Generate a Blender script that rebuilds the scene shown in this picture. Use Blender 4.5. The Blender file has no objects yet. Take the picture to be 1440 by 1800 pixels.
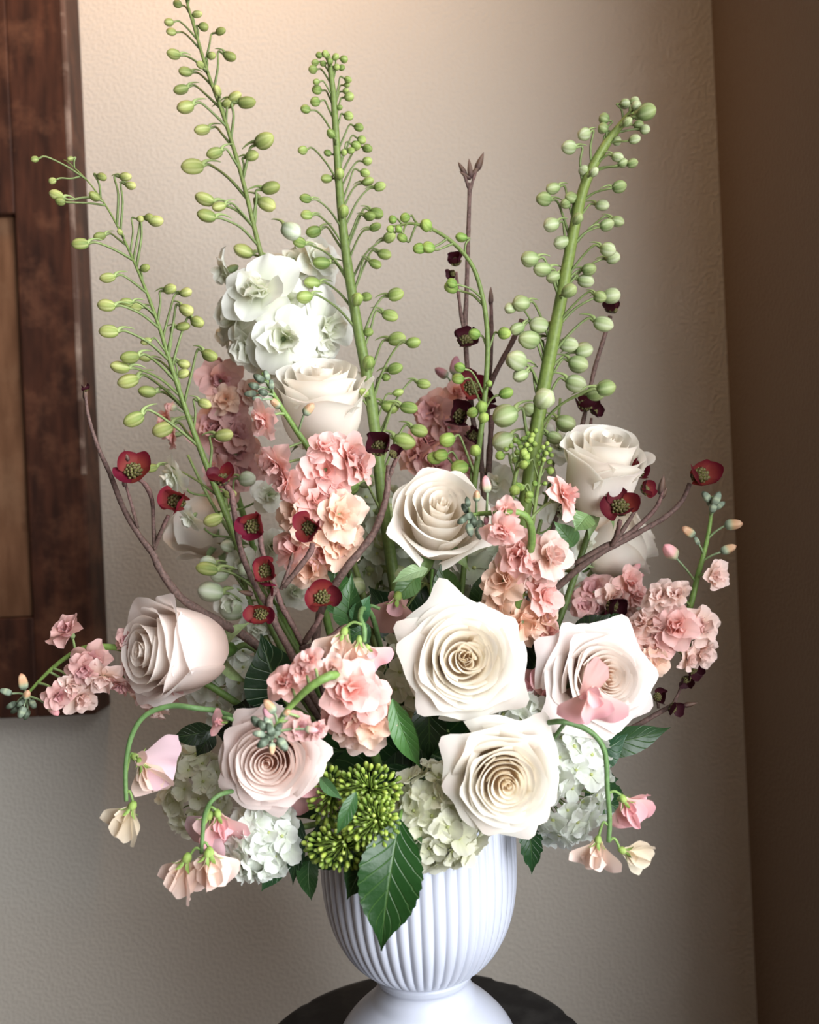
import bpy, math, random
from math import sin, cos, pi, sqrt, radians, exp, atan2
from mathutils import Vector, Matrix

# ------------------------------------------------------------------ camera, light, exposure
scene = bpy.context.scene
COL = scene.collection
ROLL = radians(2.6)
CAM = Vector((0.0, -0.81, 1.227))
RIGHT = Vector((cos(ROLL), 0, -sin(ROLL)))
UPV = Vector((sin(ROLL), 0, cos(ROLL)))
FWD = Vector((0, 1, 0))
FPX = 900 / math.tan(radians(29))          # focal length in pixels of a 1440x1800 frame
cd = bpy.data.cameras.new('camera')
cam = bpy.data.objects.new('camera', cd)
COL.objects.link(cam)
cam.matrix_world = Matrix(((RIGHT.x, UPV.x, 0, CAM.x), (RIGHT.y, UPV.y, -1, CAM.y), (RIGHT.z, UPV.z, 0, CAM.z), (0, 0, 0, 1)))
cd.sensor_fit = 'VERTICAL'
cd.sensor_height = 24
cd.lens = 12 / math.tan(radians(29))
cd.clip_start = 0.02
cd.dof.use_dof = True
cd.dof.focus_distance = 0.77
cd.dof.aperture_fstop = 3.0
scene.camera = cam

world = bpy.data.worlds.new('world')
scene.world = world
world.use_nodes = True
wb = world.node_tree.nodes['Background']
wb.inputs[0].default_value = (0.62, 0.74, 1.0, 1)
wb.inputs[1].default_value = 0.5

def area(name, loc, target, sx, sy, power, color, spread=180):
    l = bpy.data.lights.new(name, 'AREA')
    l.shape = 'RECTANGLE'; l.size = sx; l.size_y = sy; l.energy = power; l.color = color
    l.spread = radians(spread)
    o = bpy.data.objects.new(name, l)
    COL.objects.link(o)
    o.location = loc
    o.rotation_euler = (Vector(target) - Vector(loc)).to_track_quat('-Z', 'Y').to_euler()
    return o
XR = 0.425        # inner face of the right wall
YB = 0.40         # face of the back wall
WIN = (-1.68, -0.32, 0.70, 2.24)           # opening in the right wall: y0, y1, z0, z1
area('window_daylight', (XR + 0.13, -1.00, 1.47), (XR - 1, -0.94, 1.38), 1.34, 1.5, 74.0, (0.95, 0.97, 1.0))
lamp = bpy.data.lights.new('ceiling_lamp', 'SPOT')
lamp.energy = 18; lamp.color = (1.0, 0.53, 0.23); lamp.spot_size = radians(125); lamp.spot_blend = 1.0; lamp.shadow_soft_size = 0.06
lo = bpy.data.objects.new('ceiling_lamp', lamp); COL.objects.link(lo)
lo.location = (-0.24, 0.06, 2.36)
lo.rotation_euler = (Vector((-0.18, 0.40, 1.75)) - lo.location).to_track_quat('-Z', 'Y').to_euler()

vs = scene.view_settings
scene.display_settings.display_device = 'sRGB'
vs.view_transform = 'Standard'; vs.look = 'None'; vs.gamma = 1.0; vs.use_curve_mapping = False
vs.exposure = 0.0
scene.cycles.max_bounces = 8
scene.cycles.transparent_max_bounces = 8

# ------------------------------------------------------------------ helpers
def P(x, y, Y):
    """Point seen at pixel (x, y) of the 1440x1800 frame, on the upright plane at depth Y (0 = vase axis)."""
    d = Y - CAM.y
    return CAM + FWD * d + RIGHT * ((x - 720) / FPX * d) + UPV * ((900 - y) / FPX * d)
def S(Y=0.0):
    return (Y - CAM.y) / FPX
def D(x, y, t):
    """Direction: x to the right and y down in the picture, t towards the camera."""
    return (RIGHT * x - UPV * y - FWD * t).normalized()
def lin(h):
    h = h.lstrip('#')
    out = []
    for i in (0, 2, 4):
        c = int(h[i:i + 2], 16) / 255
        out.append(c / 12.92 if c <= 0.04045 else ((c + 0.055) / 1.055) ** 2.4)
    return tuple(out)
def mix(a, b, t):
    t = max(0.0, min(1.0, t))
    return tuple(a[i] + (b[i] - a[i]) * t for i in range(3))
def sst(x, a=0.0, b=1.0):
    t = max(0.0, min(1.0, (x - a) / (b - a)))
    return t * t * (3 - 2 * t)
def basis(z, yhint, loc=(0, 0, 0)):
    z = Vector(z).normalized(); y = Vector(yhint)
    y = y - z * y.dot(z)
    if y.length < 1e-5:
        y = z.orthogonal()
    y.normalize(); x = y.cross(z)
    l = Vector(loc)
    return Matrix(((x.x, y.x, z.x, l.x), (x.y, y.y, z.y, l.y), (x.z, y.z, z.z, l.z), (0, 0, 0, 1)))
def SC(s, t=None, u=None):
    return Matrix.Diagonal((s, s if t is None else t, s if u is None else u, 1))
def RX(a): return Matrix.Rotation(a, 4, 'X')
def RY(a): return Matrix.Rotation(a, 4, 'Y')
def RZ(a): return Matrix.Rotation(a, 4, 'Z')
def T(x, y, z): return Matrix.Translation((x, y, z))

class MB:
    def __init__(s):
        s.v = []; s.f = []; s.c = []; s.uv = []
    def add(s, v, f, c, M=None, uv=None):
        o = len(s.v)
        s.v += [M @ Vector(p) for p in v] if M is not None else [Vector(p) for p in v]
        s.f += [tuple(i + o for i in q) for q in f]
        s.c += c if isinstance(c, list) else [c] * len(v)
        s.uv += uv if uv else [(0.5, 0.5)] * len(v)
    def mesh(s, name, mat, smooth=True):
        me = bpy.data.meshes.new(name)
        me.from_pydata([tuple(p) for p in s.v], [], s.f)
        a = me.color_attributes.new('Col', 'FLOAT_COLOR', 'POINT')
        flat = []
        for c in s.c:
            flat += [c[0], c[1], c[2], 1.0]
        a.data.foreach_set('color', flat)
        at = me.attributes.new('luv', 'FLOAT2', 'POINT')
        at.data.foreach_set('vector', [k for p in s.uv for k in p])
        if smooth:
            me.polygons.foreach_set('use_smooth', [True] * len(me.polygons))
        me.materials.append(mat)
        return me

def grid_faces(nu, nv, wrap=False):
    f = []
    w = nu + (0 if wrap else 1)
    for j in range(nv):
        for i in range(nu):
            a = j * w + i; b = j * w + (i + 1) % w
            f.append((a, b, b + w, a + w))
    return f

def petal_geo(L=1, W=.45, a=.3, e=.35, n=2.5, b0=0, b1=0, cup=0, ruf=0, rf=4, seed=0, c0=(1, 1, 1), c1=(1, 1, 1), nu=8, nv=7, notch=0, serr=0, side=0, cp=.8, tipc=None, twist=0):
    r = random.Random(seed); ph = r.uniform(0, 6.28); ph2 = r.uniform(0, 6.28); sk = r.uniform(-.12, .12)
    V = []; C = []; U = []
    for j in range(nv + 1):
        v = j / nv
        for i in range(nu + 1):
            u = -1 + 2 * i / nu
            wv = W * (a + (1 - a) * sst(v, 0, .7))
            ll = 1 - e * abs(u) ** n - notch * exp(-(u / .3) ** 2) + serr * cos(5 * pi * u)
            s = v * ll
            if abs(b1) < 1e-3:
                y = L * s * cos(b0); z = L * s * sin(b0)
            else:
                y = L * (sin(b0 + b1 * s) - sin(b0)) / b1; z = L * (cos(b0) - cos(b0 + b1 * s)) / b1
            x = wv * u + sk * L * v * v * .5
            z += cup * W * u * u * (.3 + .7 * v) - side * W * abs(u) ** 4 * v
            z += ruf * W * v * v * (sin(rf * u + ph) + .5 * sin(2.3 * rf * u + ph2) * v) + twist * u * v
            y += ruf * W * .35 * v * v * sin(rf * 1.4 * u + ph2)
            V.append((x, y, z))
            c = mix(c0, c1, v ** cp)
            k = 1 + .035 * sin(9 * u + ph)
            if tipc is not None:
                c = mix(c, tipc, sst(v, .75, 1.0))
            C.append((c[0] * k, c[1] * k, c[2] * k)); U.append((u * .5 + .5, v))
    return V, grid_faces(nu, nv), C, U
def petal_mesh(name, mat, **k):
    m = MB(); v, f, c, u = petal_geo(**k); m.add(v, f, c, None, u)
    return m.mesh(name, mat)

def lathe_geo(prof, n, lobes=0, amp=0.0, cols=None, stripe=None):
    """prof: (r, z) list; closed with end points when r = 0."""
    V = []; C = []; F = []
    m = len(prof)
    for j, (r, z) in enumerate(prof):
        for i in range(n):
            a = 2 * pi * i / n
            rr = r * (1 + amp * cos(lobes * a)) if lobes else r
            V.append((rr * cos(a), rr * sin(a), z))
            c = cols[j] if cols else (1, 1, 1)
            if stripe is not None and lobes:
                c = mix(c, stripe, .55 * max(0, cos(lobes * a + pi)) ** 2 * (1 if 0 < j < m - 1 else .4))
            C.append(c)
    for j in range(m - 1):
        for i in range(n):
            a = j * n + i; b = j * n + (i + 1) % n
            F.append((a, b, b + n, a + n))
    F.append(tuple(reversed(range(n)))); F.append(tuple((m - 1) * n + i for i in range(n)))
    return V, F, C

def catmull(pts, n=6):
    if len(pts) < 3:
        return [Vector(p) for p in pts]
    p = [Vector(q) for q in pts]; p = [p[0] * 2 - p[1]] + p + [p[-1] * 2 - p[-2]]
    out = []
    for i in range(1, len(p) - 2):
        a, b, c, d = p[i - 1:i + 3]
        for k in range(n):
            t = k / n
            out.append(.5 * ((2 * b) + (c - a) * t + (2 * a - 5 * b + 4 * c - d) * t * t + (3 * b - a - 3 * c + d) * t ** 3))
    out.append(p[-2])
    return out
def lerp_list(vals, t):
    k = t * (len(vals) - 1); i = min(int(k), len(vals) - 2); f = k - i
    a, b = vals[i], vals[i + 1]
    return a + (b - a) * f
def tube_geo(path, radii, sides=7, c0=(.2, .3, .1), c1=None, bumps=0, seed=0):
    r = random.Random(seed); c1 = c1 or c0
    V = []; C = []; F = []; n = len(path)
    nrm = None
    for i, p in enumerate(path):
        t = (path[min(i + 1, n - 1)] - path[max(i - 1, 0)])
        if t.length < 1e-9: t = Vector((0, 0, 1))
        t.normalize()
        if nrm is None:
            nrm = t.orthogonal().normalized()
        nrm = (nrm - t * nrm.dot(t))
        if nrm.length < 1e-6: nrm = t.orthogonal()
        nrm.normalize(); bi = t.cross(nrm)
        f = i / max(1, n - 1); rad = lerp_list(radii, f) * (1 + (r.uniform(-bumps, bumps) if bumps else 0))
        for k in range(sides):
            a = 2 * pi * k / sides
            V.append(p + (nrm * cos(a) + bi * sin(a)) * rad)
            C.append(mix(c0, c1, f))
    for j in range(n - 1):
        for i in range(sides):
            a = j * sides + i; b = j * sides + (i + 1) % sides
            F.append((a, b, b + sides, a + sides))
    F.append(tuple(reversed(range(sides)))); F.append(tuple((n - 1) * sides + i for i in range(sides)))
    return V, F, C

WM = {}
def root(name, loc, label, cat, group=None):
    o = bpy.data.objects.new(name, None); COL.objects.link(o)
    o.empty_display_size = .01
    o.location = loc; o['label'] = label; o['category'] = cat
    if group: o['group'] = group
    WM[o] = Matrix.Translation(loc)
    return o
def put(name, me, M, parent, label=None):
    o = bpy.data.objects.new(name, me); COL.objects.link(o)
    o.parent = parent
    o.matrix_basis = WM[parent].inverted() @ M if parent is not None else M
    WM[o] = M
    if label: o['label'] = label
    return o
def put_tube(name, path, radii, mat, parent, **k):
    o = path[0].copy(); m = MB()
    v, f, c = tube_geo([p - o for p in path], radii, **k)
    m.add(v, f, c)
    return put(name, m.mesh(name, mat), Matrix.Translation(o), parent)

# ------------------------------------------------------------------ materials
def new_mat(name):
    m = bpy.data.materials.new(name); m.use_nodes = True
    return m, m.node_tree.nodes, m.node_tree.links, m.node_tree.nodes['Principled BSDF']
def plant_mat(name, rough, transl, spec=.3, bump=.0, bscale=300, leaf=False, speck=None, tone=None):
    m, N, L, b = new_mat(name)
    at = N.new('ShaderNodeAttribute'); at.attribute_name = 'Col'
    col = at.outputs['Color']
    b.inputs['Roughness'].default_value = rough
    b.inputs['Specular IOR Level'].default_value = spec
    nz = N.new('ShaderNodeTexNoise'); nz.inputs['Scale'].default_value = bscale; nz.inputs['Detail'].default_value = 3
    tc = N.new('ShaderNodeTexCoord'); L.new(tc.outputs['Object'], nz.inputs['Vector'])
    hgt = nz.outputs['Fac']
    if speck:
        mr = N.new('ShaderNodeMapRange'); mr.inputs[1].default_value = .35; mr.inputs[2].default_value = .7; mr.inputs[3].default_value = 1 - speck; mr.inputs[4].default_value = 1 + speck
        L.new(nz.outputs['Fac'], mr.inputs[0])
        mx = N.new('ShaderNodeVectorMath'); mx.operation = 'SCALE'; L.new(col, mx.inputs[0]); L.new(mr.outputs[0], mx.inputs['Scale']); col = mx.outputs[0]
    if leaf:
        uv = N.new('ShaderNodeAttribute'); uv.attribute_name = 'luv'
        sp = N.new('ShaderNodeSeparateXYZ'); L.new(uv.outputs['Vector'], sp.inputs[0])
        def mth(op, a, bb=None, c=None):
            n = N.new('ShaderNodeMath'); n.operation = op
            for i, q in enumerate((a, bb, c)):
                if q is None: continue
                if isinstance(q, (int, float)): n.inputs[i].default_value = q
                else: L.new(q, n.inputs[i])
            return n.outputs[0]
        au = mth('ABSOLUTE', mth('MULTIPLY_ADD', sp.outputs[0], 2, -1))
        ph = mth('SUBTRACT', mth('MULTIPLY', sp.outputs[1], 8.0), mth('MULTIPLY', mth('POWER', au, .8), 2.2))
        tri = mth('PINGPONG', ph, .5)
        lat = mth('MULTIPLY', mth('SUBTRACT', 1, mth('SMOOTH_MIN', mth('MULTIPLY', tri, 11), 1, .2)), .75)
        mid = mth('SUBTRACT', 1, mth('MINIMUM', mth('MULTIPLY', au, 16), 1))
        vein = mth('MAXIMUM', mth('MAXIMUM', lat, 0), mid)
        mx = N.new('ShaderNodeMix'); mx.data_type = 'RGBA'
        L.new(mth('MULTIPLY', vein, .36), mx.inputs[0]); L.new(col, mx.inputs[6])
        mx.inputs[7].default_value = (.16, .30, .07, 1)
        col = mx.outputs[2]
        hgt = mth('ADD', mth('MULTIPLY', hgt, .5), mth('MULTIPLY', vein, -.9))
    if tone:
        hs = N.new('ShaderNodeHueSaturation'); hs.inputs['Saturation'].default_value = tone[0]; hs.inputs['Value'].default_value = tone[1]
        L.new(col, hs.inputs['Color']); col = hs.outputs[0]
    L.new(col, b.inputs['Base Color'])
    if bump:
        bp = N.new('ShaderNodeBump'); bp.inputs['Strength'].default_value = bump; bp.inputs['Distance'].default_value = .001
        L.new(hgt, bp.inputs['Height']); L.new(bp.outputs[0], b.inputs['Normal'])
    if transl:
        t = N.new('ShaderNodeBsdfTranslucent'); L.new(col, t.inputs[0])
        mxs = N.new('ShaderNodeMixShader'); mxs.inputs[0].default_value = transl
        L.new(b.outputs[0], mxs.inputs[1]); L.new(t.outputs[0], mxs.inputs[2])
        L.new(mxs.outputs[0], N['Material Output'].inputs[0])
    return m
M_PETAL = plant_mat('petal', .55, .42, .22, .15, 180)
M_GREEN = plant_mat('stem_green', .45, .08, .3, .25, 260, speck=.16, tone=(.93, .86))
M_LEAF = plant_mat('leaf_green', .36, .10, .45, .55, 220, leaf=True, tone=(.95, .78))
M_BARK = plant_mat('bark', .7, 0, .25, .6, 420, speck=.35)

def simple_mat(name, color, rough, spec=.5):
    m, N, L, b = new_mat(name)
    b.inputs['Base Color'].default_value = (*color, 1); b.inputs['Roughness'].default_value = rough; b.inputs['Specular IOR Level'].default_value = spec
    return m
def wall_mat(name, color, strength):
    m, N, L, b = new_mat(name)
    tc = N.new('ShaderNodeTexCoord')
    n1 = N.new('ShaderNodeTexNoise'); n1.inputs['Scale'].default_value = 230; n1.inputs['Detail'].default_value = 2.5; n1.inputs['Roughness'].default_value = .5
    n2 = N.new('ShaderNodeTexNoise'); n2.inputs['Scale'].default_value = 3; n2.inputs['Detail'].default_value = 3
    L.new(tc.outputs['Object'], n1.inputs['Vector']); L.new(tc.outputs['Object'], n2.inputs['Vector'])
    r = N.new('ShaderNodeMapRange'); r.interpolation_type = 'SMOOTHSTEP'; r.inputs[1].default_value = .40; r.inputs[2].default_value = .66
    L.new(n1.outputs['Fac'], r.inputs[0])
    bp = N.new('ShaderNodeBump'); bp.inputs['Strength'].default_value = strength; bp.inputs['Distance'].default_value = .0016
    L.new(r.outputs[0], bp.inputs['Height']); L.new(bp.outputs[0], b.inputs['Normal'])
    mr = N.new('ShaderNodeMapRange'); mr.inputs[3].default_value = .96; mr.inputs[4].default_value = 1.04; L.new(n2.outputs['Fac'], mr.inputs[0])
    mv = N.new('ShaderNodeVectorMath'); mv.operation = 'SCALE'; mv.inputs[0].default_value = color; L.new(mr.outputs[0], mv.inputs['Scale'])
    L.new(mv.outputs[0], b.inputs['Base Color'])
    b.inputs['Roughness'].default_value = .62; b.inputs['Specular IOR Level'].default_value = .3
    return m
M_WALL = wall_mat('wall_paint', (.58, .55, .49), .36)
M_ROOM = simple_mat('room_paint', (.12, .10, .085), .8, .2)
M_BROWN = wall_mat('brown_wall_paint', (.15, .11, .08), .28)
M_CEIL = simple_mat('ceiling_paint', (.28, .26, .235), .8, .2)
M_FLOOR = simple_mat('floor_wood', (.16, .10, .06), .5)

def wood_mat(name, ca, cb, cc, patch=.5):
    m, N, L, b = new_mat(name)
    tc = N.new('ShaderNodeTexCoord'); mp = N.new('ShaderNodeMapping'); mp.inputs['Scale'].default_value = (1, 1, .18)
    L.new(tc.outputs['Object'], mp.inputs['Vector'])
    n1 = N.new('ShaderNodeTexNoise'); n1.inputs['Scale'].default_value = 70; n1.inputs['Detail'].default_value = 6
    n2 = N.new('ShaderNodeTexNoise'); n2.inputs['Scale'].default_value = 16; n2.inputs['Detail'].default_value = 5; n2.inputs['Roughness'].default_value = .6
    L.new(mp.outputs[0], n1.inputs['Vector']); L.new(tc.outputs['Object'], n2.inputs['Vector'])
    r1 = N.new('ShaderNodeValToRGB'); r1.color_ramp.elements[0].position = .35; r1.color_ramp.elements[0].color = (*ca, 1)
    r1.color_ramp.elements[1].position = .68; r1.color_ramp.elements[1].color = (*cb, 1)
    L.new(n1.outputs['Fac'], r1.inputs[0])
    r2 = N.new('ShaderNodeMapRange'); r2.inputs[1].default_value = .52; r2.inputs[2].default_value = .72; r2.inputs[4].default_value = patch
    L.new(n2.outputs['Fac'], r2.inputs[0])
    mx = N.new('ShaderNodeMix'); mx.data_type = 'RGBA'; L.new(r2.outputs[0], mx.inputs[0]); L.new(r1.outputs[0], mx.inputs[6]); mx.inputs[7].default_value = (*cc, 1)
    L.new(mx.outputs[2], b.inputs['Base Color'])
    b.inputs['Roughness'].default_value = .55; b.inputs['Specular IOR Level'].default_value = .35
    bp = N.new('ShaderNodeBump'); bp.inputs['Strength'].default_value = .5; bp.inputs['Distance'].default_value = .002
    L.new(n2.outputs['Fac'], bp.inputs['Height']); L.new(bp.outputs[0], b.inputs['Normal'])
    return m
M_WOOD = wood_mat('old_stained_wood', (.027, .009, .005), (.078, .027, .014), (.18, .078, .042), .7)
M_TAN = wood_mat('worn_tan_wood', (.12, .055, .026), (.20, .10, .052), (.26, .15, .085), .5)
M_EDGE = wood_mat('rubbed_edge_wood', (.085, .045, .032), (.14, .08, .06), (.42, .33, .27), 1.0)

# ------------------------------------------------------------------ the room
def box_mesh(name, x0, x1, y0, y1, z0, z1, mat, bevel=0):
    import bmesh
    bm = bmesh.new()
    bmesh.ops.create_cube(bm, size=1)
    for v in bm.verts:
        v.co = Vector((x0 + (v.co.x + .5) * (x1 - x0), y0 + (v.co.y + .5) * (y1 - y0), z0 + (v.co.z + .5) * (z1 - z0)))
    if bevel:
        bmesh.ops.bevel(bm, geom=bm.edges[:], offset=bevel, segments=3, profile=.6, affect='EDGES')
    me = bpy.data.meshes.new(name); bm.to_mesh(me); bm.free(); me.materials.append(mat)
    return me
def struct(name, me, parent=None):
    o = bpy.data.objects.new(name, me); COL.objects.link(o); o['kind'] = 'structure'
    WM[o] = Matrix.Identity(4)
    if parent: o.parent = parent
    return o
XL, YF, ZC = -2.6, -3.0, 2.6
struct('floor', box_mesh('floor', XL, XR, YF, YB, -.05, 0, M_FLOOR))
struct('ceiling', box_mesh('ceiling', XL, XR, YF, YB, ZC, ZC + .05, M_CEIL))
struct('wall_back', box_mesh('wall_back', XL, XR + .15, YB, YB + .1, 0, ZC, M_WALL))
struct('wall_left', box_mesh('wall_left', XL - .1, XL, YF, YB, 0, ZC, M_ROOM))
struct('wall_front', box_mesh('wall_front', XL, XR, YF - .1, YF, 0, ZC, M_ROOM))
def rect_prism_wall(name):
    y0, y1, z0, z1 = WIN
    m = MB()
    for (a, b, c, d) in ((YF, y0, 0, ZC), (y1, YB, 0, ZC), (y0, y1, 0, z0), (y0, y1, z1, ZC)):
        V = [(x, y, z) for x in (XR, XR + .15) for y in (a, b) for z in (c, d)]
        m.add(V, [(0, 1, 3, 2), (4, 6, 7, 5), (0, 4, 5, 1), (2, 3, 7, 6), (0, 2, 6, 4), (1, 5, 7, 3)], (.5, .5, .5))
    return m.mesh(name, M_BROWN, False)
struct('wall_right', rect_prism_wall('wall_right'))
M_TRIM = simple_mat('white_trim', (.75, .74, .72), .4)
def frame_mesh(name):
    y0, y1, z0, z1 = WIN; m = MB()
    t = .04
    for (a, b, c, d) in ((y0, y0 + t, z0, z1), (y1 - t, y1, z0, z1), (y0, y1, z0, z0 + t), (y0, y1, z1 - t, z1), ((y0 + y1) / 2 - .015, (y0 + y1) / 2 + .015, z0, z1)):
        V = [(x, y, z) for x in (XR + .03, XR + .07) for y in (a, b) for z in (c, d)]
        m.add(V, [(0, 1, 3, 2), (4, 6, 7, 5), (0, 4, 5, 1), (2, 3, 7, 6), (0, 2, 6, 4), (1, 5, 7, 3)], (.8, .8, .8))
    return m.mesh(name, M_TRIM, False)
struct('window_1', frame_mesh('window_1'))

# ------------------------------------------------------------------ old wooden panel hung on the wall
def build_panel():
    xr = -.402; yb = YB - .0005; yf = YB - .058; zb = .992; zt = 2.2; xl = -1.0
    r = root('wooden_panel', (xr - .3, yb, zb), 'old dark brown wooden door panel with worn edge hung on wall at left', 'wood panel')
    put('stile', box_mesh('stile', xr - .074, xr, yf, yb, zb, zt, M_WOOD, .004), Matrix.Identity(4), r)
    put('rail', box_mesh('rail', xl, xr - .0735, yf + .001, yb, zb, zb + .125, M_WOOD, .003), Matrix.Identity(4), r)
    put('rail', box_mesh('rail', xl, xr - .0735, yf + .001, yb, zb + .63, zt, M_WOOD, .003), Matrix.Identity(4), r)
    put('inset_panel', box_mesh('inset_panel', xl, xr - .0735, yf + .012, yb - .001, zb + .125, zb + .63, M_TAN, .003), Matrix.Identity(4), r, 'lighter tan worn inset board')
    put('rubbed_edge', box_mesh('rubbed_edge', xr - .0052, xr + .0008, yf - .0012, yf + .006, zb + .30, zt, M_EDGE, .0018), Matrix.Identity(4), r, 'pale rubbed edge')
build_panel()

# ------------------------------------------------------------------ table and vase
ZT = 0.75
VX = -.006
def lathe_obj(name, prof, n, mat, parent, loc, rad=None):
    V = []; F = []; m = len(prof)
    for j, (r, z) in enumerate(prof):
        for i in range(n):
            a = 2 * pi * i / n
            rr = r if rad is None else r + rad(a, z, j)
            V.append((rr * cos(a), rr * sin(a), z))
    for j in range(m - 1):
        for i in range(n):
            a = j * n + i; b = j * n + (i + 1) % n
            F.append((a, b, b + n, a + n))
    F.append(tuple(reversed(range(n)))); F.append(tuple((m - 1) * n + i for i in range(n)))
    mb = MB(); mb.add(V, F, (.5, .5, .5))
    return put(name, mb.mesh(name, mat), Matrix.Translation(loc), parent)
def table():
    m, N, L, b = new_mat('worn_black_paint')
    tc = N.new('ShaderNodeTexCoord')
    nz = N.new('ShaderNodeTexNoise'); nz.inputs['Scale'].default_value = 45; nz.inputs['Detail'].default_value = 6
    L.new(tc.outputs['Object'], nz.inputs['Vector'])
    cr = N.new('ShaderNodeValToRGB'); cr.color_ramp.elements[0].position = .45; cr.color_ramp.elements[0].color = (.006, .006, .007, 1)
    cr.color_ramp.elements[1].position = .75; cr.color_ramp.elements[1].color = (.030, .029, .028, 1)
    L.new(nz.outputs['Fac'], cr.inputs[0]); L.new(cr.outputs[0], b.inputs['Base Color'])
    b.inputs['Roughness'].default_value = .5; b.inputs['Specular IOR Level'].default_value = .25
    bp = N.new('ShaderNodeBump'); bp.inputs['Strength'].default_value = .3; bp.inputs['Distance'].default_value = .001
    L.new(nz.outputs['Fac'], bp.inputs['Height']); L.new(bp.outputs[0], b.inputs['Normal'])
    r = root('side_table', (-.011, 0, 0), 'small round black side table under the white vase', 'table')
    R = .152
    rng = random.Random(3)
    chips = [(rng.uniform(0, 6.28), rng.uniform(.02, .05), rng.uniform(.0006, .002)) for _ in range(16)] + [(1.02, .03, .003), (.82, .02, .002)]
    def rad(a, z, j):
        return -sum(d for (c, w, d) in chips if abs((a - c + pi) % (2 * pi) - pi) < w) if j in (3, 4, 5) else 0
    prof = [(.02, ZT - .022), (R - .004, ZT - .022), (R - .001, ZT - .019), (R, ZT - .010), (R - .0008, ZT - .003), (R - .003, ZT - .0006), (R - .008, ZT), (.001, ZT)]
    lathe_obj('table_top', prof, 220, m, r, (-.011, 0, 0), rad)
    prof = [(.018, .03), (.020, .06), (.014, .10), (.017, .35), (.022, .40), (.015, .45), (.018, .66), (.05, ZT - .022)]
    lathe_obj('pedestal', prof, 32, m, r, (-.011, 0, 0))
    prof = [(.13, 0), (.135, .008), (.12, .018), (.04, .03), (.018, .034)]
    lathe_obj('foot', prof, 48, m, r, (-.011, 0, 0))
table()
ZR = ZT + .226
def vase():
    m, N, L, b = new_mat('white_glazed_ceramic')
    b.inputs['Base Color'].default_value = (.56, .59, .68, 1); b.inputs['Roughness'].default_value = .28
    b.inputs['Specular IOR Level'].default_value = .5
    r = root('urn_vase', (VX, 0, ZT), 'white glazed ceramic urn vase with fluted bowl on a round foot', 'vase')
    prof = [(.0775, 0), (.0805, .0015), (.0812, .005), (.0800, .012), (.0765, .021), (.0715, .029), (.0640, .0375), (.0565, .0445), (.0500, .0500), (.0470, .0525), (.0455, .0545), (.0430, .0590), (.0405, .0630), (.0395, .0665), (.0400, .0690), (.0422, .0715), (.0434, .0740), (.0440, .0765), (.0425, .0785)]
    lathe_obj('foot', catr(prof, 3), 96, m, r, (VX, 0, ZT))
    prof = [(.0400, .0768), (.0455, .0795), (.0545, .0855), (.0630, .0935), (.0700, .1035), (.0755, .1140), (.0800, .1260), (.0832, .1400), (.0852, .1560), (.0860, .1750), (.0860, .1950), (.0858, .2150), (.0858, .2235), (.0845, .2260), (.0822, .2262), (.0810, .2240), (.0805, .2000), (.0790, .1600), (.0740, .1250), (.0600, .0950), (.0300, .0850), (.001, .0840)]
    pr = catr(prof, 3)
    nfl = 52
    def rad(a, z, j):
        if j > 12 * 3: return 0
        k = sst(z, .079, .092) * (1 - sst(z, .215, .2225))
        w = abs(sin(a * nfl / 2))
        return -.0026 * k * (1 - w ** .75)
    lathe_obj('fluted_bowl', pr, nfl * 12, m, r, (VX, 0, ZT), rad)
def catr(p, n):
    q = catmull([Vector((a, 0, b)) for a, b in p], n)
    return [(max(.0005, v.x), v.z) for v in q]
vase()
_k = [0]
def mouth():
    """A spot where a stem stands inside the vase: points at the rim and at its lower end."""
    i = _k[0]; _k[0] += 1
    a = i * 2.399963; rr = .062 * sqrt(((i * 7) % 41 + .5) / 41)
    return Vector((VX + rr * cos(a), rr * sin(a), ZR)), Vector((VX + rr * .55 * cos(a + .5), rr * .55 * sin(a + .5), ZT + .10))
# ------------------------------------------------------------------ roses
IVORY = lin('F8F3EA'); BLUSH = lin('F6DCD2'); PEACH = lin('F4CFA8'); CREAM = lin('F3E3CB'); PINKW = lin('F6E6E2')
G_DARK = lin('2F4A1E'); G_MID = lin('5E7F35'); G_LIME = lin('9CB04E'); G_PALE = lin('C9D4A2'); G_SAGE = lin('93A98C')
def bez(p, t):
    a, b, c, d = p; s = 1 - t
    return (s ** 3 * a[0] + 3 * s * s * t * b[0] + 3 * s * t * t * c[0] + t ** 3 * d[0], s ** 3 * a[1] + 3 * s * s * t * b[1] + 3 * s * t * t * c[1] + t ** 3 * d[1])
def rose_plan(N, o):
    """Petals from the heart outwards: radius, height, half width, flare, lip, base height, size class t."""
    nh = int(N * .44); nm = int(N * .33); no = N - nh - nm
    fl = .04 + .15 * o; lp = .11 + .03 * o; ro = 1 - fl - lp * .8
    out = []
    for i in range(nh):
        q = i / max(1, nh - 1)
        out.append((ro * (.022 + .52 * q ** 1.05), 1.0 + .12 * o - (.02 + .09 * o) * q, 122 - 34 * q, -.030 + .025 * q, .016 + .040 * q, .88 - .42 * q, .30 * q, 0))
    for i in range(nm):
        q = i / max(1, nm - 1)
        out.append((ro * (.575 + .27 * q), 1.01 - .03 * q - o * .12 * q, 86 - 12 * q, .01 + fl * .30 * q, .05 + .05 * q, .36 - .26 * q, .35 + .3 * q, 1))
    for i in range(no):
        q = i / max(1, no - 1)
        out.append((ro * (.88 + .12 * q), .95 - .04 * q - o * (.16 + .26 * q), 70 - 8 * q + 16 * max(0, 1 - 2.2 * o), fl * (.6 + .4 * q), lp * (.85 + .15 * q), .0, .7 + .3 * q, 2))
    return out
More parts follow.
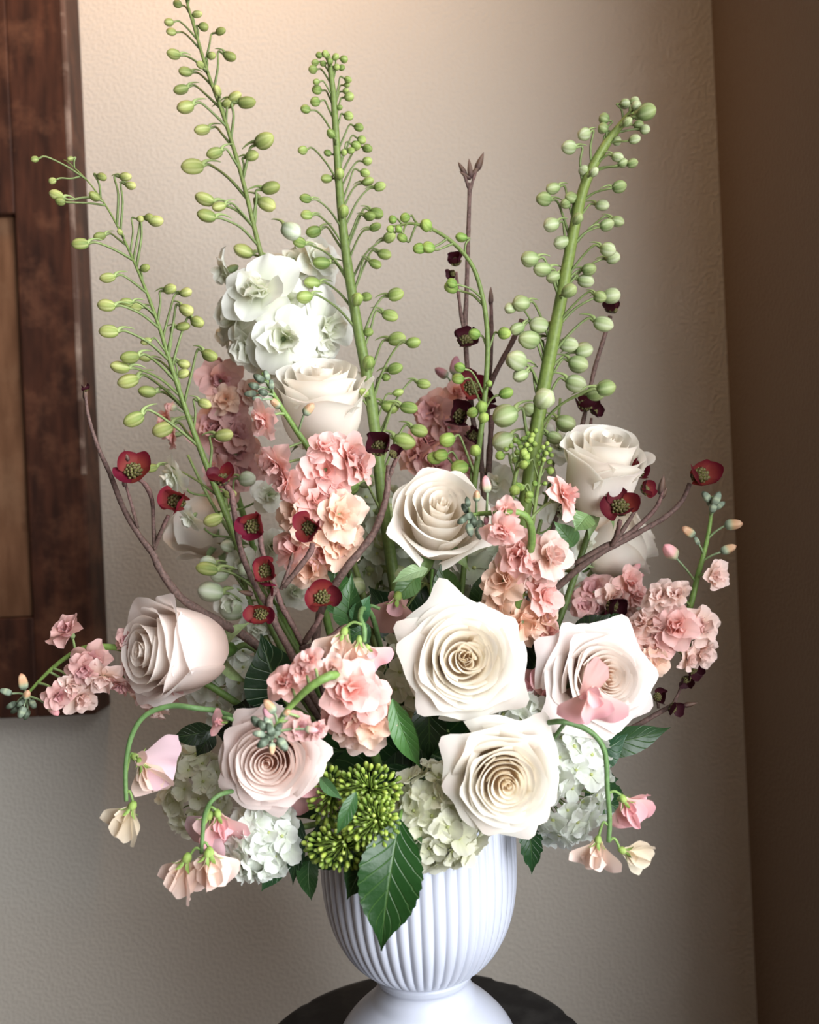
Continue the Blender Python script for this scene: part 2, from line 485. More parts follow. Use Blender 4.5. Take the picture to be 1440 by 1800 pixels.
def rose_petal_geo(plan, R, H, o, rng, pal):
    rt, zt, w, flare, lip, zb, t, cls = plan
    rt *= R; zt *= H * (rng.uniform(.97, 1.03) if cls < 2 else rng.uniform(.90, 1.06)); w = radians(w) * rng.uniform(.94, 1.06); flare *= R; lip *= R * rng.uniform(.8, 1.2); zb *= H
    rb = R * (.02 + .12 * t)
    Q = ((rb, zb), (rt * (1.0 + .16 * t), zb + .03 * H), (rt * (1.0 + .05 * t), zb + .60 * (zt - zb)), (rt + flare, zt))
    ph = rng.uniform(0, 6.28); ph2 = rng.uniform(0, 6.28); ph3 = rng.uniform(0, 6.28); pk = rng.uniform(-.35, .35)
    fall = (.06, .09, .13)[cls] + .12 * o * t
    nu, nv = (16, 12) if cls < 2 else (22, 16)
    base, body, edge = pal
    V = []; C = []; U = []
    for j in range(nv + 1):
        v = (j / nv) ** .85
        for i in range(nu + 1):
            u = -1 + 2 * i / nu
            au = abs(u)
            ang = u * w * (.5 + .5 * sst(v, 0, .5))
            top = 1 - fall * au ** 3
            r, z = bez(Q, v * top)
            point = exp(-((u - pk) / .17) ** 2)
            c = max(0.0, (v - .58) / .42)
            lp = lip * (1 + .18 * sin(3 * u + ph) + .10 * sin(7 * u + ph2) + (.55 + .55 * o) * t * point)
            th = c * c * (1.2 + 1.15 * t)                      # rolled-back rim
            r += lp * 1.25 * (1 - cos(th)); z += lp * (sin(th) - th * (.55 + .15 * o))
            sd = t * max(0, (au - .5) / .5) ** 2 * v           # sides roll out too
            r += R * .05 * sd * (.4 + o); z -= H * .02 * sd
            r *= 1 + .07 * u * (1 - .45 * t)
            r += R * .014 * (.25 + t) * sin(3.3 * u + ph2) * v * v
            z += R * .016 * (.3 + t) * sin(4 * u + ph) * v * v + R * .007 * sin(15 * u + ph3) * max(0, v - .8) * 5 * (.3 + t)
            V.append((r * cos(ang), r * sin(ang), z))
            cc = mix(base, body, sst(v, .25, .80))
            cc = mix(cc, edge, sst(v, .62, .90) * (.55 + .45 * t))
            if cls == 2: cc = mix(cc, lin('F4DCD6'), .30 * point * sst(v, .5, .9) + .12 * (1 - sst(v, .2, .6)))
            kk = 1 + .015 * sin(11 * u + ph)
            C.append((min(.93, cc[0] * kk), min(.93, cc[1] * kk), min(.93, cc[2] * kk))); U.append((u * .5 + .5, v))
    return V, grid_faces(nu, nv), C, U

def sepal_mesh(L, seed, droop):
    return petal_mesh('sepal', M_GREEN, L=L, W=L * .17, a=.55, e=.0, n=2, b0=.1, b1=droop, cup=.5, seed=seed, c0=lin('7E9A55'), c1=lin('A9BC85'), nu=6, nv=8) 
def taper_leaf(L, W, seed, b0=0., b1=-.8, cup=.3, c0=None, c1=None, nu=8, nv=16, serr=0., teeth=11, twist=0., wav=0.):
    """Pointed leaf along +Y with a folded midrib and a toothed outline."""
    r = random.Random(seed); ph = r.uniform(0, 6.28); sk = r.uniform(-.1, .1)
    V = []; C = []; U = []
    c0 = c0 or lin('2E5223'); c1 = c1 or lin('3D6A2C')
    for j in range(nv + 1):
        v = j / nv
        if v < .40:
            prof = sin(pi / 2 * v / .40) ** .8
        else:
            q = (v - .40) / .60
            prof = cos(pi / 2 * q) * (1 - .45 * sst(q, .45, .95))
        prof = max(prof, .03)
        saw = 1 + serr * ((v * teeth) % 1.0 - .5)
        for i in range(nu + 1):
            u = -1 + 2 * i / nu
            y = L * (sin(b0 + b1 * v) - sin(b0)) / b1; z = L * (cos(b0) - cos(b0 + b1 * v)) / b1
            x = W * prof * u * (saw if abs(u) > .6 else 1) + sk * L * v * v
            z += cup * W * prof * abs(u) ** 1.3 + wav * W * sin(v * 14 + ph + u) * abs(u) + twist * u * v * W
            V.append((x, y, z)); c = mix(c0, c1, .5 + .5 * sin(3 * v + ph)); C.append(c); U.append((u * .5 + .5, v))
    return V, grid_faces(nu, nv), C, U
def leaf_mesh(name, mat=None, **k):
    m = MB(); v, f, c, u = taper_leaf(**k); m.add(v, f, c, None, u)
    return m.mesh(name, mat or M_LEAF)

def stem_path(pts, enter=None):
    rim, low = mouth() if enter is None else enter
    return catmull(list(pts) + [rim + Vector((0, 0, .012)), rim, low], 5)

def rose(label, cx, cy, base_px, Y, diam, face, H, openness, N, pal, seed, jit=.035, stem_r=.0032):
    """cx, cy: centre of the bloom in the picture; face: which way it looks; diam in pixels."""
    rng = random.Random(seed); s = S(Y); R = diam * .5 * s * 1.0; Hm = H * s
    ax = D(*face)
    mid = P(cx, cy, Y)
    base = mid - ax * Hm * .62
    rim, low = mouth()
    r = root('rose', low, label, 'rose')
    B = basis(ax, UPV, base)
    ang = rng.uniform(0, 6.28)
    for k, pl in enumerate(rose_plan(N, openness)):
        m = MB(); v, f, c, u = rose_petal_geo(pl, R, Hm, openness, rng, pal(k / (N - 1)))
        m.add(v, f, c, None, u)
        jt = (jit, jit * .6, .03)[pl[7]]
        put('petal', m.mesh('petal', M_PETAL), B @ RZ(ang) @ T(0, 0, Hm * .5) @ RX(rng.uniform(-jt, jt)) @ RY(rng.uniform(-jt, jt)) @ T(0, 0, -Hm * .5), r)
        ang += radians((137.5, 137.5, 144)[pl[7]] + rng.uniform(-7, 7))
    for k in range(5):
        me = leaf_mesh('sepal', M_GREEN, L=R * rng.uniform(.75, 1.05), W=R * .16, seed=seed + k, b0=.5, b1=-1.9 * rng.uniform(.7, 1.2), cup=.5, c0=lin('6F8C4B'), c1=lin('9DB47C'), nu=6, nv=10)
        put('sepal', me, B @ RZ(k * 2 * pi / 5 + .3) @ T(0, R * .1, -Hm * .01), r)
    hip = MB(); v, f, c = lathe_geo([(R * .06, -Hm * .20), (R * .14, -Hm * .15), (R * .19, -Hm * .07), (R * .17, 0), (R * .08, Hm * .03)], 14, cols=[lin('55772F')] * 5)
    hip.add(v, f, c); put('hip', hip.mesh('hip', M_GREEN), B, r)
    b0 = base - ax * Hm * .16
    pts = [b0, b0 - ax * .022]
    far = (rim - pts[-1])
    pts.append(pts[-1] - ax * .02 + far * .32 + Vector((0, 0, -.006)))
    put_tube('stem', stem_path(pts, (rim, low)), [stem_r * .85, stem_r, stem_r], M_GREEN, r, c0=lin('5E7236'), c1=lin('475C2A'), sides=9)
    return r
def pal_open(t):        # warm heart, ivory outside
    return (mix(lin('FAE2C4'), lin('F8EAD8'), t), mix(lin('FAEAD2'), lin('F9F1E8'), t), mix(lin('FAF1E2'), IVORY, t))
def pal_blush(t):
    return (mix(lin('F3D4BE'), lin('F2DCD0'), t), mix(lin('F3DDCB'), lin('F6E8E0'), t), mix(IVORY, lin('F7EEEA'), t))
def pal_ivory(t):
    return (mix(lin('F3E8D4'), lin('F3EADA'), t), mix(lin('F6EEE2'), lin('F7EFE6'), t), IVORY)
def pal_rosy(t):
    return (mix(lin('F1D2C0'), lin('F1D4C8'), t), mix(lin('F2D8CA'), lin('F5DDD3'), t), mix(lin('F7EEE6'), lin('F6E7E2'), t))

rose('largest open ivory rose at the centre with a ruffled cream heart', 815, 1160, None, -.095, 190, (.06, -.22, .97), 125, .85, 42, pal_open, 11, jit=.13)
rose('open cream rose with peach spiral heart lowest at front above vase rim', 885, 1368, None, -.125, 178, (.04, .02, 1), 118, .75, 34, pal_open, 12)
rose('blush rose with tight round spiral partly behind grey green stock buds', 477, 1334, None, -.105, 158, (-.04, -.04, 1), 105, .6, 36, pal_rosy, 13)
rose('wide open white rose with a pink sweet pea lying across it', 1054, 1192, None, -.065, 178, (.22, -.22, .94), 118, .85, 38, pal_blush, 14)
rose('white rose in the middle with drooping lower petals beside burgundy dogwood twig', 772, 910, None, -.045, 160, (.08, -.50, .85), 150, .42, 19, pal_ivory, 15)
rose('tall closed white rose below the right green delphinium spike', 1060, 818, None, -.02, 142, (.10, -.88, .50), 150, .10, 18, pal_ivory, 16)
rose('upper cream rose cup standing below the white delphinium flowers', 565, 700, None, .01, 164, (-.02, -.88, .48), 150, .10, 19, pal_ivory, 17)
rose('white blush rose facing left at the left side above a hanging sweet pea', 300, 1144, None, -.04, 172, (-.72, -.08, .68), 165, .22, 20, pal_blush, 18)
rose('pale rose behind the right dogwood twigs seen from its side', 1098, 955, None, .06, 112, (.84, -.50, .10), 120, .3, 20, pal_ivory, 19)
rose('shaded cream rose at the back left seen from behind green delphinium', 352, 930, None, .11, 112, (-.55, -.25, -.35), 105, .4, 18, pal_ivory, 20)

# ------------------------------------------------------------------ delphiniums
def bud_mesh(base, tip, stripe, seed):
    r = random.Random(seed)
    prof = [(.05, 0), (.20, .06), (.31, .20), (.36, .38), (.365, .55), (.33, .72), (.25, .86), (.13, .96), (.03, 1.0)]
    cols = [mix(base, tip, j / 8) for j in range(9)]
    m = MB(); v, f, c = lathe_geo(prof, 20, 5, .07, cols, stripe); m.add(v, f, c)
    return m.mesh('bud', M_GREEN)
def spur_mesh(c0, c1):
    p = catmull([Vector((0, .02, .10)), Vector((0, .24, -.05)), Vector((0, .34, -.35)), Vector((0, .30, -.75)), Vector((0, .22, -.98))], 3)
    m = MB(); v, f, c = tube_geo(p, [.17, .12, .075, .05, .02], 7, c0, c1); m.add(v, f, c)
    return m.mesh('spur', M_GREEN)
SPUR = spur_mesh(lin('A9BA72'), lin('8FA560'))
BUDS = {
    'yellow': [bud_mesh(lin('7E9440'), lin('CBCB74'), lin('DDDD9C'), 1), bud_mesh(lin('63803A'), lin('B6BC62'), lin('CFD08A'), 2), bud_mesh(lin('6E8040'), lin('98A14C'), lin('B2B66C'), 3)],
    'lime': [bud_mesh(lin('6F9038'), lin('B7C766'), lin('CFDA92'), 4), bud_mesh(lin('5F8232'), lin('A4B855'), lin('C2CF84'), 5), bud_mesh(lin('54742E'), lin('8DA448'), lin('AFBF70'), 6)],
    'pale': [bud_mesh(lin('86A25A'), lin('CFD6A2'), lin('E4E7C8'), 7), bud_mesh(lin('769650'), lin('BCC588'), lin('D8DEB2'), 8), bud_mesh(lin('6A8A4A'), lin('A6B26C'), lin('C6CF9A'), 9)],
    'white': [bud_mesh(lin('9DB27A'), lin('DDE3C8'), lin('F0F2E4'), 10), bud_mesh(lin('8FA870'), lin('CFD9B6'), lin('E8ECD8'), 11)],
    'green': [bud_mesh(lin('5C8A2E'), lin('A9BF52'), lin('BACC70'), 12), bud_mesh(lin('4F7C2A'), lin('93B046'), lin('A9C060'), 13)]}
def parse(s):
    return [tuple(float(k) for k in q.split(',')) for q in s.split()]
def at_y(path_px, y):
    """Point of the stem polyline (x, y, Y) at picture row y."""
    for a, b in zip(path_px, path_px[1:]):
        if (a[1] - y) * (b[1] - y) <= 0 and a[1] != b[1]:
            t = (y - a[1]) / (b[1] - a[1])
            return tuple(a[i] + (b[i] - a[i]) * t for i in range(3))
    return path_px[0] if y < path_px[0][1] else path_px[-1]
def delphinium(label, stem, radii, buds, kind, seed, ped=.82, scale=1.0, stemcol=('80924A', '5A7434'), spurs=True, group=None):
    """stem: (x, y, Y) from the tip down; buds: (x, y, length) in pixels."""
    rng = random.Random(seed)
    rim, low = mouth()
    r = root('delphinium', low, label, 'delphinium', group)
    sp = [P(*q) for q in stem]
    put_tube('stem', stem_path(sp, (rim, low)), [k * S() for k in radii], M_GREEN, r, c0=lin(stemcol[0]), c1=lin(stemcol[1]), sides=10)
    dense = catmull([Vector(q) for q in stem], 14)
    for (x, y, l) in buds:
        n0 = min(range(len(dense)), key=lambda q: (dense[q].x - x) ** 2 + (dense[q].y - y) ** 2)
        dist = sqrt((dense[n0].x - x) ** 2 + (dense[n0].y - y) ** 2); run = 0
        near_d = dist
        while n0 < len(dense) - 2 and run < 8 + ped * dist:
            run += sqrt((dense[n0].x - dense[n0 + 1].x) ** 2 + (dense[n0].y - dense[n0 + 1].y) ** 2); n0 += 1
        a = dense[n0]
        dx = x - a[0]
        near = near_d < l * .55
        dep = -(.012 + l * .0004) if near else rng.uniform(-.55, .35) * abs(dx) * S()
        Yb = a[2] + dep
        c = P(x, y, Yb)
        if near:
            d = D(dx * .05, -.35, .9)
        else:
            sg = 1 if dx > 0 else -1
            d = D(sg * rng.uniform(.7, 1), rng.uniform(-.30, .40), rng.uniform(.1, .55))
        L = l * S(Yb) * scale
        b = c - d * L * .5
        A = P(*a)
        k = (b - A).length
        q1 = A + (P(a[0], y, a[2]) - A) * .22 + (b - A) * .42
        q2 = b - d * min(.18 * k, .006) + UPV * .02 * k
        put_tube('pedicel', catmull([A, q1, q2, b + d * L * .05], 4), [.0011 * (.6 + l / 45), .00085 * (.6 + l / 45), .001 * (.6 + l / 45)], M_GREEN, r, c0=lin('6E8044'), c1=lin('8A9A5C'), sides=5)
        me = BUDS[kind][min(int(rng.random() ** 1.5 * len(BUDS[kind])), len(BUDS[kind]) - 1)]
        fat = rng.uniform(.95, 1.15) * (1.2 if l < 20 else 1.0) * (.86 if kind == 'yellow' else .94 if kind == 'lime' else 1.06)
        B = basis(d, UPV * .8 + D(rng.uniform(-.6, .6), 0, 0) * .6, b) @ RZ(rng.uniform(-.5, .5))
        o = put('bud', me, B @ SC(L * fat, L * fat, L), r)
        if spurs and l > 21 and not near:
            put('spur', SPUR, basis(d, UPV, b) @ SC(L * .8), o)
    return r

D1 = [(112, 281, -.005), (122, 287, -.005), (160, 325, -.005), (200, 385, -.008), (240, 470, -.01), (275, 560, -.012), (300, 640, -.012), (330, 730, -.01), (360, 810, 0), (400, 910, .01), (440, 1010, .02), (500, 1150, .025), (600, 1320, .02)]
delphinium('leaning delphinium spike with yellow green buds at the far left', D1, [.6, 1.5, 3.2, 5, 6.5, 7, 7], parse(
 '61,280,14 124,279,12 92,318,14 99,343,26 106,354,18 166,345,22 179,311,20 221,311,24 230,326,22 274,388,28 262,382,20 247,385,14 175,415,22 141,429,30 211,408,12 255,471,20 189,488,28 187,537,32 236,539,26 222,532,24 299,508,26 327,514,24 328,545,30 322,574,26 347,566,30 191,583,34 257,600,20 228,628,34 211,645,34 225,670,38 254,628,24 259,688,32 369,625,32 324,640,24 323,657,24 360,710,26 235,737,38 286,755,38 394,765,36 265,823,24 374,914,34 364,1000,40 405,868,26'), 'yellow', 1)
D2 = [(322, -45, .03), (328, 0, .03), (342, 50, .03), (366, 130, .03), (395, 210, .03), (425, 310, .03), (447, 400, .03), (466, 475, .035), (490, 570, .04), (530, 700, .045), (580, 860, .04), (640, 1050, .03), (690, 1250, .02)]
delphinium('tallest delphinium spike leaving the top of picture above white flowers', D2, [2, 3.2, 4.3, 5.2, 6, 6.5], parse(
 '312,7,16 297,39,17 301,56,18 347,25,20 358,47,18 388,55,21 305,95,25 326,126,25 404,99,26 352,114,16 372,98,18 318,157,27 326,188,31 382,159,22 413,170,27 434,180,33 403,181,26 355,228,29 377,269,30 338,293,40 465,247,38 443,274,26 360,350,36 363,379,34 385,363,26 476,330,34 469,359,36 428,441,36 330,-12,16 345,-20,14 318,-25,14'), 'yellow', 2, stemcol=('7E8A46', '6C803C'))
D3 = [(577, 96, .035), (582, 130, .035), (588, 190, .035), (594, 290, .035), (601, 380, .033), (612, 470, .03), (628, 570, .028), (645, 660, .026), (660, 760, .025), (673, 880, .025), (690, 1000, .025), (710, 1150, .02), (720, 1300, .01)]
delphinium('thick straight delphinium spike in the centre with lime buds', D3, [4, 6.5, 9, 10.5, 11, 10, 9], parse(
 '572,95,14 590,100,14 605,104,14 554,110,14 550,122,16 601,119,12 561,97,12 580,108,12 568,112,12 592,118,12 612,140,14 610,149,12 556,144,12 557,158,18 608,160,12 614,170,18 554,179,18 537,192,18 597,189,12 613,204,18 631,224,18 582,235,20 532,264,18 576,269,14 636,246,16 626,256,18 617,265,14 646,261,20 605,268,12 646,283,18 597,305,22 574,314,22 642,304,18 647,319,22 668,328,22 537,349,22 539,378,22 604,371,26 662,375,26 650,380,22 660,399,22 685,417,24 551,407,28 526,426,24 676,447,26 660,464,24 565,462,32 549,497,30 535,522,30 628,526,30 696,518,30 644,522,22 614,419,12 686,555,30 698,596,34 727,602,26 648,584,18 695,648,30 648,637,30 679,663,16 686,715,34 719,717,32 745,675,26 711,776,42 737,757,32 700,690,20 618,700,24 640,690,22 614,857,36'), 'lime', 3)
D4 = [(1122, 190, -.005), (1108, 200, -.005), (1085, 228, -.005), (1060, 262, -.005), (1030, 320, -.003), (1012, 390, 0), (995, 480, 0), (976, 580, 0), (960, 660, .003), (944, 750, .006), (928, 860, .01), (900, 1000, .02), (850, 1180, .015), (800, 1330, 0)]
delphinium('thick delphinium spike bending right with round pale green buds', D4, [3.5, 8, 10, 12, 13.5, 13, 11], parse(
 '1099,182,18 1116,178,17 1137,197,34 1119,186,18 1125,200,24 1103,214,20 1123,220,18 1134,228,18 1116,245,21 1085,248,16 1062,208,19 1060,225,18 1027,236,25 1000,259,27 1086,276,22 1095,286,18 1112,287,20 1026,300,18 1044,302,20 1089,328,26 972,331,27 956,350,29 1005,348,27 994,358,18 1059,361,26 1016,384,24 1086,389,24 1067,395,26 969,395,29 987,426,29 1069,439,28 1078,453,26 931,455,32 953,473,34 972,487,26 1036,473,26 1030,494,30 1001,511,30 1075,520,33 1055,522,24 916,533,32 897,542,22 948,572,35 1061,570,36 930,597,42 1000,606,34 1027,616,32 909,578,28 908,634,40 1017,640,36 915,660,30 1013,675,38 1066,682,34 1048,690,34 957,701,42 888,731,46 884,776,40 995,744,36 932,720,30 905,805,26 975,770,30'), 'pale', 4, stemcol=('8A9A48', '607A32'))
D5 = [(688, 397, -.02), (705, 396, -.02), (725, 393, -.02), (762, 404, -.02), (800, 430, -.02), (832, 470, -.02), (850, 530, -.018), (857, 590, -.015), (856, 650, -.012), (850, 720, -.01), (838, 820, 0), (820, 960, .01), (790, 1150, .005)]
delphinium('slim delphinium stem arching left with few small green buds', D5, [1.5, 3, 4.2, 5, 5.5, 5.5], parse(
 '690,386,14 712,383,18 686,403,14 701,403,14 707,418,20 749,396,24 737,437,24 753,435,24 811,417,22 793,505,26 794,498,20 834,587,22 887,586,24 808,646,20 805,666,22 890,691,26 847,715,24 850,734,22 831,725,22 836,792,26 860,674,12 786,773,30 764,805,28 808,822,32 775,800,26'), 'green', 5, spurs=False)
D6 = [(942, 752, -.03), (930, 775, -.03), (912, 815, -.03), (902, 860, -.03), (895, 920, -.025), (870, 1060, 0), (830, 1200, .01)]
delphinium('short unopened delphinium tip with tiny green buds behind the middle rose', D6, [2, 4, 5, 5], parse(
 '942,757,9 936,765,10 928,762,9 920,772,10 933,774,10 926,782,10 940,781,10 915,785,10 922,792,10 932,790,9 909,795,10 918,802,10 928,799,9 906,774,11 905,808,10 935,770,9 924,770,9 912,778,9 879,801,17 920,817,20 925,803,14 921,796,14 905,862,18 912,855,14 890,790,9 899,784,9'), 'green', 6, ped=.5, spurs=False)
D7 = [(962, 775, -.022), (957, 795, -.022), (950, 830, -.022), (942, 880, -.022), (935, 930, -.02), (915, 1060, 0), (850, 1200, .01)]
delphinium('second short green delphinium tip touching the right white rose', D7, [1.5, 3.5, 4.5, 4.5], parse(
 '962,780,9 955,786,9 966,790,10 949,793,9 960,797,10 970,800,9 945,802,9 956,808,9 966,812,10 948,814,9 968,827,14 925,812,14 930,870,16 909,856,16 916,857,14 928,878,14 940,850,10 958,850,9'), 'green', 7, ped=.6, spurs=False)
# two thin spikes low in the middle, half hidden between the roses
D8 = [(395, 860, .03), (400, 900, .03), (415, 960, .035), (440, 1060, .035), (500, 1180, .03), (600, 1330, .02)]
delphinium('short delphinium with swelling white green buds behind dogwood at left', D8, [3, 5, 6, 6], parse(
 '370,1040,46 408,1070,46 385,1010,34 435,842,32 430,1000,30 455,990,30 365,990,30 455,1080,34 400,960,26'), 'white', 8)
D9 = [(600, 850, .05), (610, 900, .05), (625, 1000, .05), (650, 1120, .04), (680, 1280, .02)]
delphinium('half hidden delphinium with dull green buds in the middle gap', D9, [3, 5, 6, 6], parse(
 '645,845,34 680,900,40 700,945,44 672,952,40 627,1030,36 660,1000,40 590,1000,30 700,1010,42 640,940,34 735,1020,36 770,1040,34 600,900,30 640,1090,34 730,900,36'), 'pale', 9)
# ------------------------------------------------------------------ double white delphinium flowers
WHT = lin('F2F1E8'); WGR = lin('DDE2C4')
def bloom_set(kind, outer, inner, n_out, n_in, Wo, seed, mat, o_elev=(.15, .55), ruf=.10, base_col=None, cup=.25, notch=0.0, cores=4):
    """A few petal meshes and a heart mesh shared by every bloom of that kind."""
    res = []
    for q in range(cores):
        r = random.Random(seed + q)
        pm = [petal_mesh('petal', mat, L=1, W=Wo * r.uniform(.9, 1.1), a=.25, e=.38, n=2.4, b0=0, b1=r.uniform(-1.0, .1), cup=cup * r.uniform(-.2, 1), ruf=ruf * r.uniform(.6, 1.4), rf=r.uniform(3, 5), notch=notch,
                         seed=seed * 7 + q * 31 + i, c0=outer[0], c1=outer[1], nu=8, nv=6) for i in range(4)]
        m = MB()
        for i in range(n_in):
            az = i * 2.4 + r.uniform(-.3, .3); el = r.uniform(.75, 1.45)
            Lq = r.uniform(.42, .72)
            v, f, c, u = petal_geo(L=Lq, W=Lq * .52, a=.3, e=.35, n=2.2, b0=0, b1=r.uniform(-1.4, .9), cup=r.uniform(-.2, .7), ruf=.22, rf=5, seed=seed + q * 17 + i, c0=inner[0], c1=inner[1], nu=6, nv=5)
            m.add(v, f, c, RZ(az) @ T(0, .05, .02) @ RX(el), u)
        heart = m.mesh('floret', mat)
        res.append((pm, heart, n_out, o_elev))
    return res
def calyx_geo(r1, L, c):
    return lathe_geo([(.03, -L), (r1 * .7, -L * .8), (r1, -L * .35), (r1 * .8, 0), (.04, .05)], 8, 4, .1, [c] * 5)
def make_calyx(r1, L, col):
    m = MB(); v, f, c = calyx_geo(r1, L, col); m.add(v, f, c); return m.mesh('calyx', M_GREEN)
CALYX = make_calyx(.16, .5, lin('8CA06A'))
def bloom(bset, parent, c, d, rad, rng, cal=True, part='floret', openf=1.0):
    pm, heart, n, el = rng.choice(bset)
    B = basis(d, UPV + D(rng.uniform(-.4, .4), 0, 0) * .5, c - d * rad * .25) @ RZ(rng.uniform(0, 6.28))
    o = put(part, heart, B @ SC(rad * rng.uniform(.9, 1.1)), parent)
    for i in range(n):
        ring = i % 2
        e = el[ring] * rng.uniform(.6, 1.4) / max(.4, openf)
        s = rad * rng.uniform(.88, 1.1) * (1.0 if ring == 0 else .86)
        put('petal', rng.choice(pm), B @ RZ(i * 2 * pi / n + rng.uniform(-.15, .15)) @ T(0, rad * .04, 0) @ RX(e) @ SC(s), o)
    if cal:
        put('calyx', CALYX, B @ SC(rad), o)
    return o
WD = bloom_set('white', (lin('E3E7CF'), lin('F5F5EE')), (lin('DDE3BE'), lin('F4F4EA')), 8, 9, .50, 100, M_PETAL, (.12, .5), .10)
def flower_stem(name, label, cat, stem, radii, col, group=None, mat=None, bumps=0, sides=8):
    rim, low = mouth()
    r = root(name, low, label, cat, group)
    put_tube('stem', stem_path([P(*q) for q in stem], (rim, low)), [k * S() for k in radii], mat or M_GREEN, r, c0=lin(col[0]), c1=lin(col[1]), sides=sides, bumps=bumps)
    return r
def white_delph():
    rng = random.Random(31)
    st = [(520, 430, .055), (512, 520, .055), (515, 620, .055), (540, 760, .055), (580, 900, .05), (640, 1080, .04), (690, 1260, .02)]
    r = flower_stem('delphinium', 'white double delphinium flowers crowded on one stem at upper left', 'delphinium', st, [2.5, 4, 5, 6], ('8BA05A', '5A7A35'))
    for (x, y, rad, dx, dy, t, dY) in ((451, 508, 74, -.2, -.2, 1, -.045), (498, 596, 70, .1, .2, 1, -.045), (404, 556, 60, -.8, .1, .6, -.015), (432, 615, 56, -.5, .5, .7, -.02), (512, 465, 60, .1, -.4, .6, .0),
                                       (562, 455, 58, .5, -.3, .6, .0), (582, 572, 66, .7, .0, .5, -.01), (565, 610, 56, .6, .4, .5, -.01), (508, 525, 46, .3, 0, 1, -.03), (465, 640, 46, -.2, .6, .8, -.02), (398, 590, 46, -.8, .4, .3, .01), (392, 480, 42, -.85, .45, .15, .0)):
        d = D(dx, dy, t)
        c = P(x, y, .055 + dY)
        bloom(WD, r, c, d, rad * S(.02), rng)
        a = P(*at_y(st, min(y + 40, 700)))
        put_tube('pedicel', catmull([a, (a + c) * .5 - UPV * .004, c - d * rad * S() * .5], 4), [.0011, .001], M_GREEN, r, c0=lin('7C9650'), sides=5)
    for (x, y, l, dx, dy) in ((512, 406, 40, .6, .3),):
        d = D(dx, dy, .3); L = l * S(); b = P(x, y, .03) - d * L * .5
        o = put('bud', BUDS['white'][0], basis(d, UPV, b) @ SC(L * 1.1, L * 1.1, L), r); put('spur', SPUR, basis(d, UPV, b) @ SC(L * .8), o)
white_delph()
def pale_delph():
    rng = random.Random(33)
    st = [(985, 700, .05), (975, 800, .05), (950, 920, .05), (900, 1080, .04), (820, 1250, .02)]
    r = flower_stem('delphinium', 'pale greenish delphinium flowers in shade between the middle and right rose', 'delphinium', st, [2.5, 4, 5, 6], ('8BA05A', '5A7A35'))
    for (x, y, rad, dx, dy, t) in ((930, 830, 42, -.3, -.2, .9), (985, 780, 40, .2, -.5, .7), (1015, 1035, 40, .4, -.2, .9), (870, 850, 40, -.4, 0, .8), (990, 900, 38, .3, .2, .8), (1030, 960, 40, .4, 0, .8), (945, 745, 34, 0, -.6, .6), (890, 940, 36, -.2, 0, .8)):
        c = P(x, y, .045); d = D(dx, dy, t)
        bloom(WD, r, c, d, rad * S(.04), rng)
        a = P(*at_y(st, y + 40))
        put_tube('pedicel', catmull([a, (a + c) * .5 - UPV * .004, c - d * rad * S() * .5], 4), [.0011, .001], M_GREEN, r, c0=lin('7C9650'), sides=5)
pale_delph()
def left_delph():
    rng = random.Random(35)
    st = [(330, 800, .045), (370, 880, .045), (430, 980, .045), (520, 1140, .035), (620, 1300, .02)]
    r = flower_stem('delphinium', 'pale green delphinium blooms half open behind the left dogwood', 'delphinium', st, [2.5, 4, 5, 6], ('8BA05A', '5A7A35'))
    for (x, y, rad, dx, dy, t) in ((300, 842, 40, -.7, .3, .5), (425, 990, 32, -.1, .1, 1), (405, 1062, 36, -.2, .1, 1), (455, 1100, 40, .2, .3, .8), (480, 960, 36, .3, 0, .7), (475, 870, 36, .3, 0, .7), (520, 1040, 38, .3, .1, .7), (560, 1000, 36, .3, .1, .6), (330, 915, 30, -.5, .5, .4)):
        c = P(x, y, .03); d = D(dx, dy, t)
        bloom(WD, r, c, d, rad * S(.03), rng)
        a = P(*at_y(st, y + 30))
        put_tube('pedicel', catmull([a, (a + c) * .5 - UPV * .004, c - d * rad * S() * .5], 4), [.0011, .001], M_GREEN, r, c0=lin('7C9650'), sides=5)
left_delph()
# ------------------------------------------------------------------ stocks
SK_PINK = bloom_set('stock', (lin('F0C0AC'), lin('F5CDC8')), (lin('EFB4A4'), lin('F5CAC4')), 9, 9, .46, 200, M_PETAL, (.25, .75), .20, cup=.35)
SK_PEACH = bloom_set('stock', (lin('F0CCA8'), lin('F5D8C6')), (lin('EDC4A2'), lin('F4D2BE')), 9, 9, .46, 230, M_PETAL, (.25, .75), .20, cup=.35)
SK_PALE = bloom_set('stock', (lin('F0D2BA'), lin('F5DCD4')), (lin('EBC8B8'), lin('F3D8D0')), 9, 9, .46, 260, M_PETAL, (.25, .75), .20, cup=.35)
SK_MAUVE = bloom_set('stock', (lin('DDB0A4'), lin('E2B9B4')), (lin('D49C9C'), lin('E2B6B6')), 9, 9, .46, 290, M_PETAL, (.25, .8), .20, cup=.35)
def sbud(cols, seed):
    prof = [(.10, 0), (.24, .10), (.30, .3), (.28, .5), (.25, .68), (.19, .85), (.05, 1.0)]
    m = MB(); v, f, c = lathe_geo(prof, 16, 4, .12, cols, None); m.add(v, f, c); return m.mesh('bud', M_GREEN)
gs = lin('82927C'); gd = lin('566450'); gl = lin('A8B694')
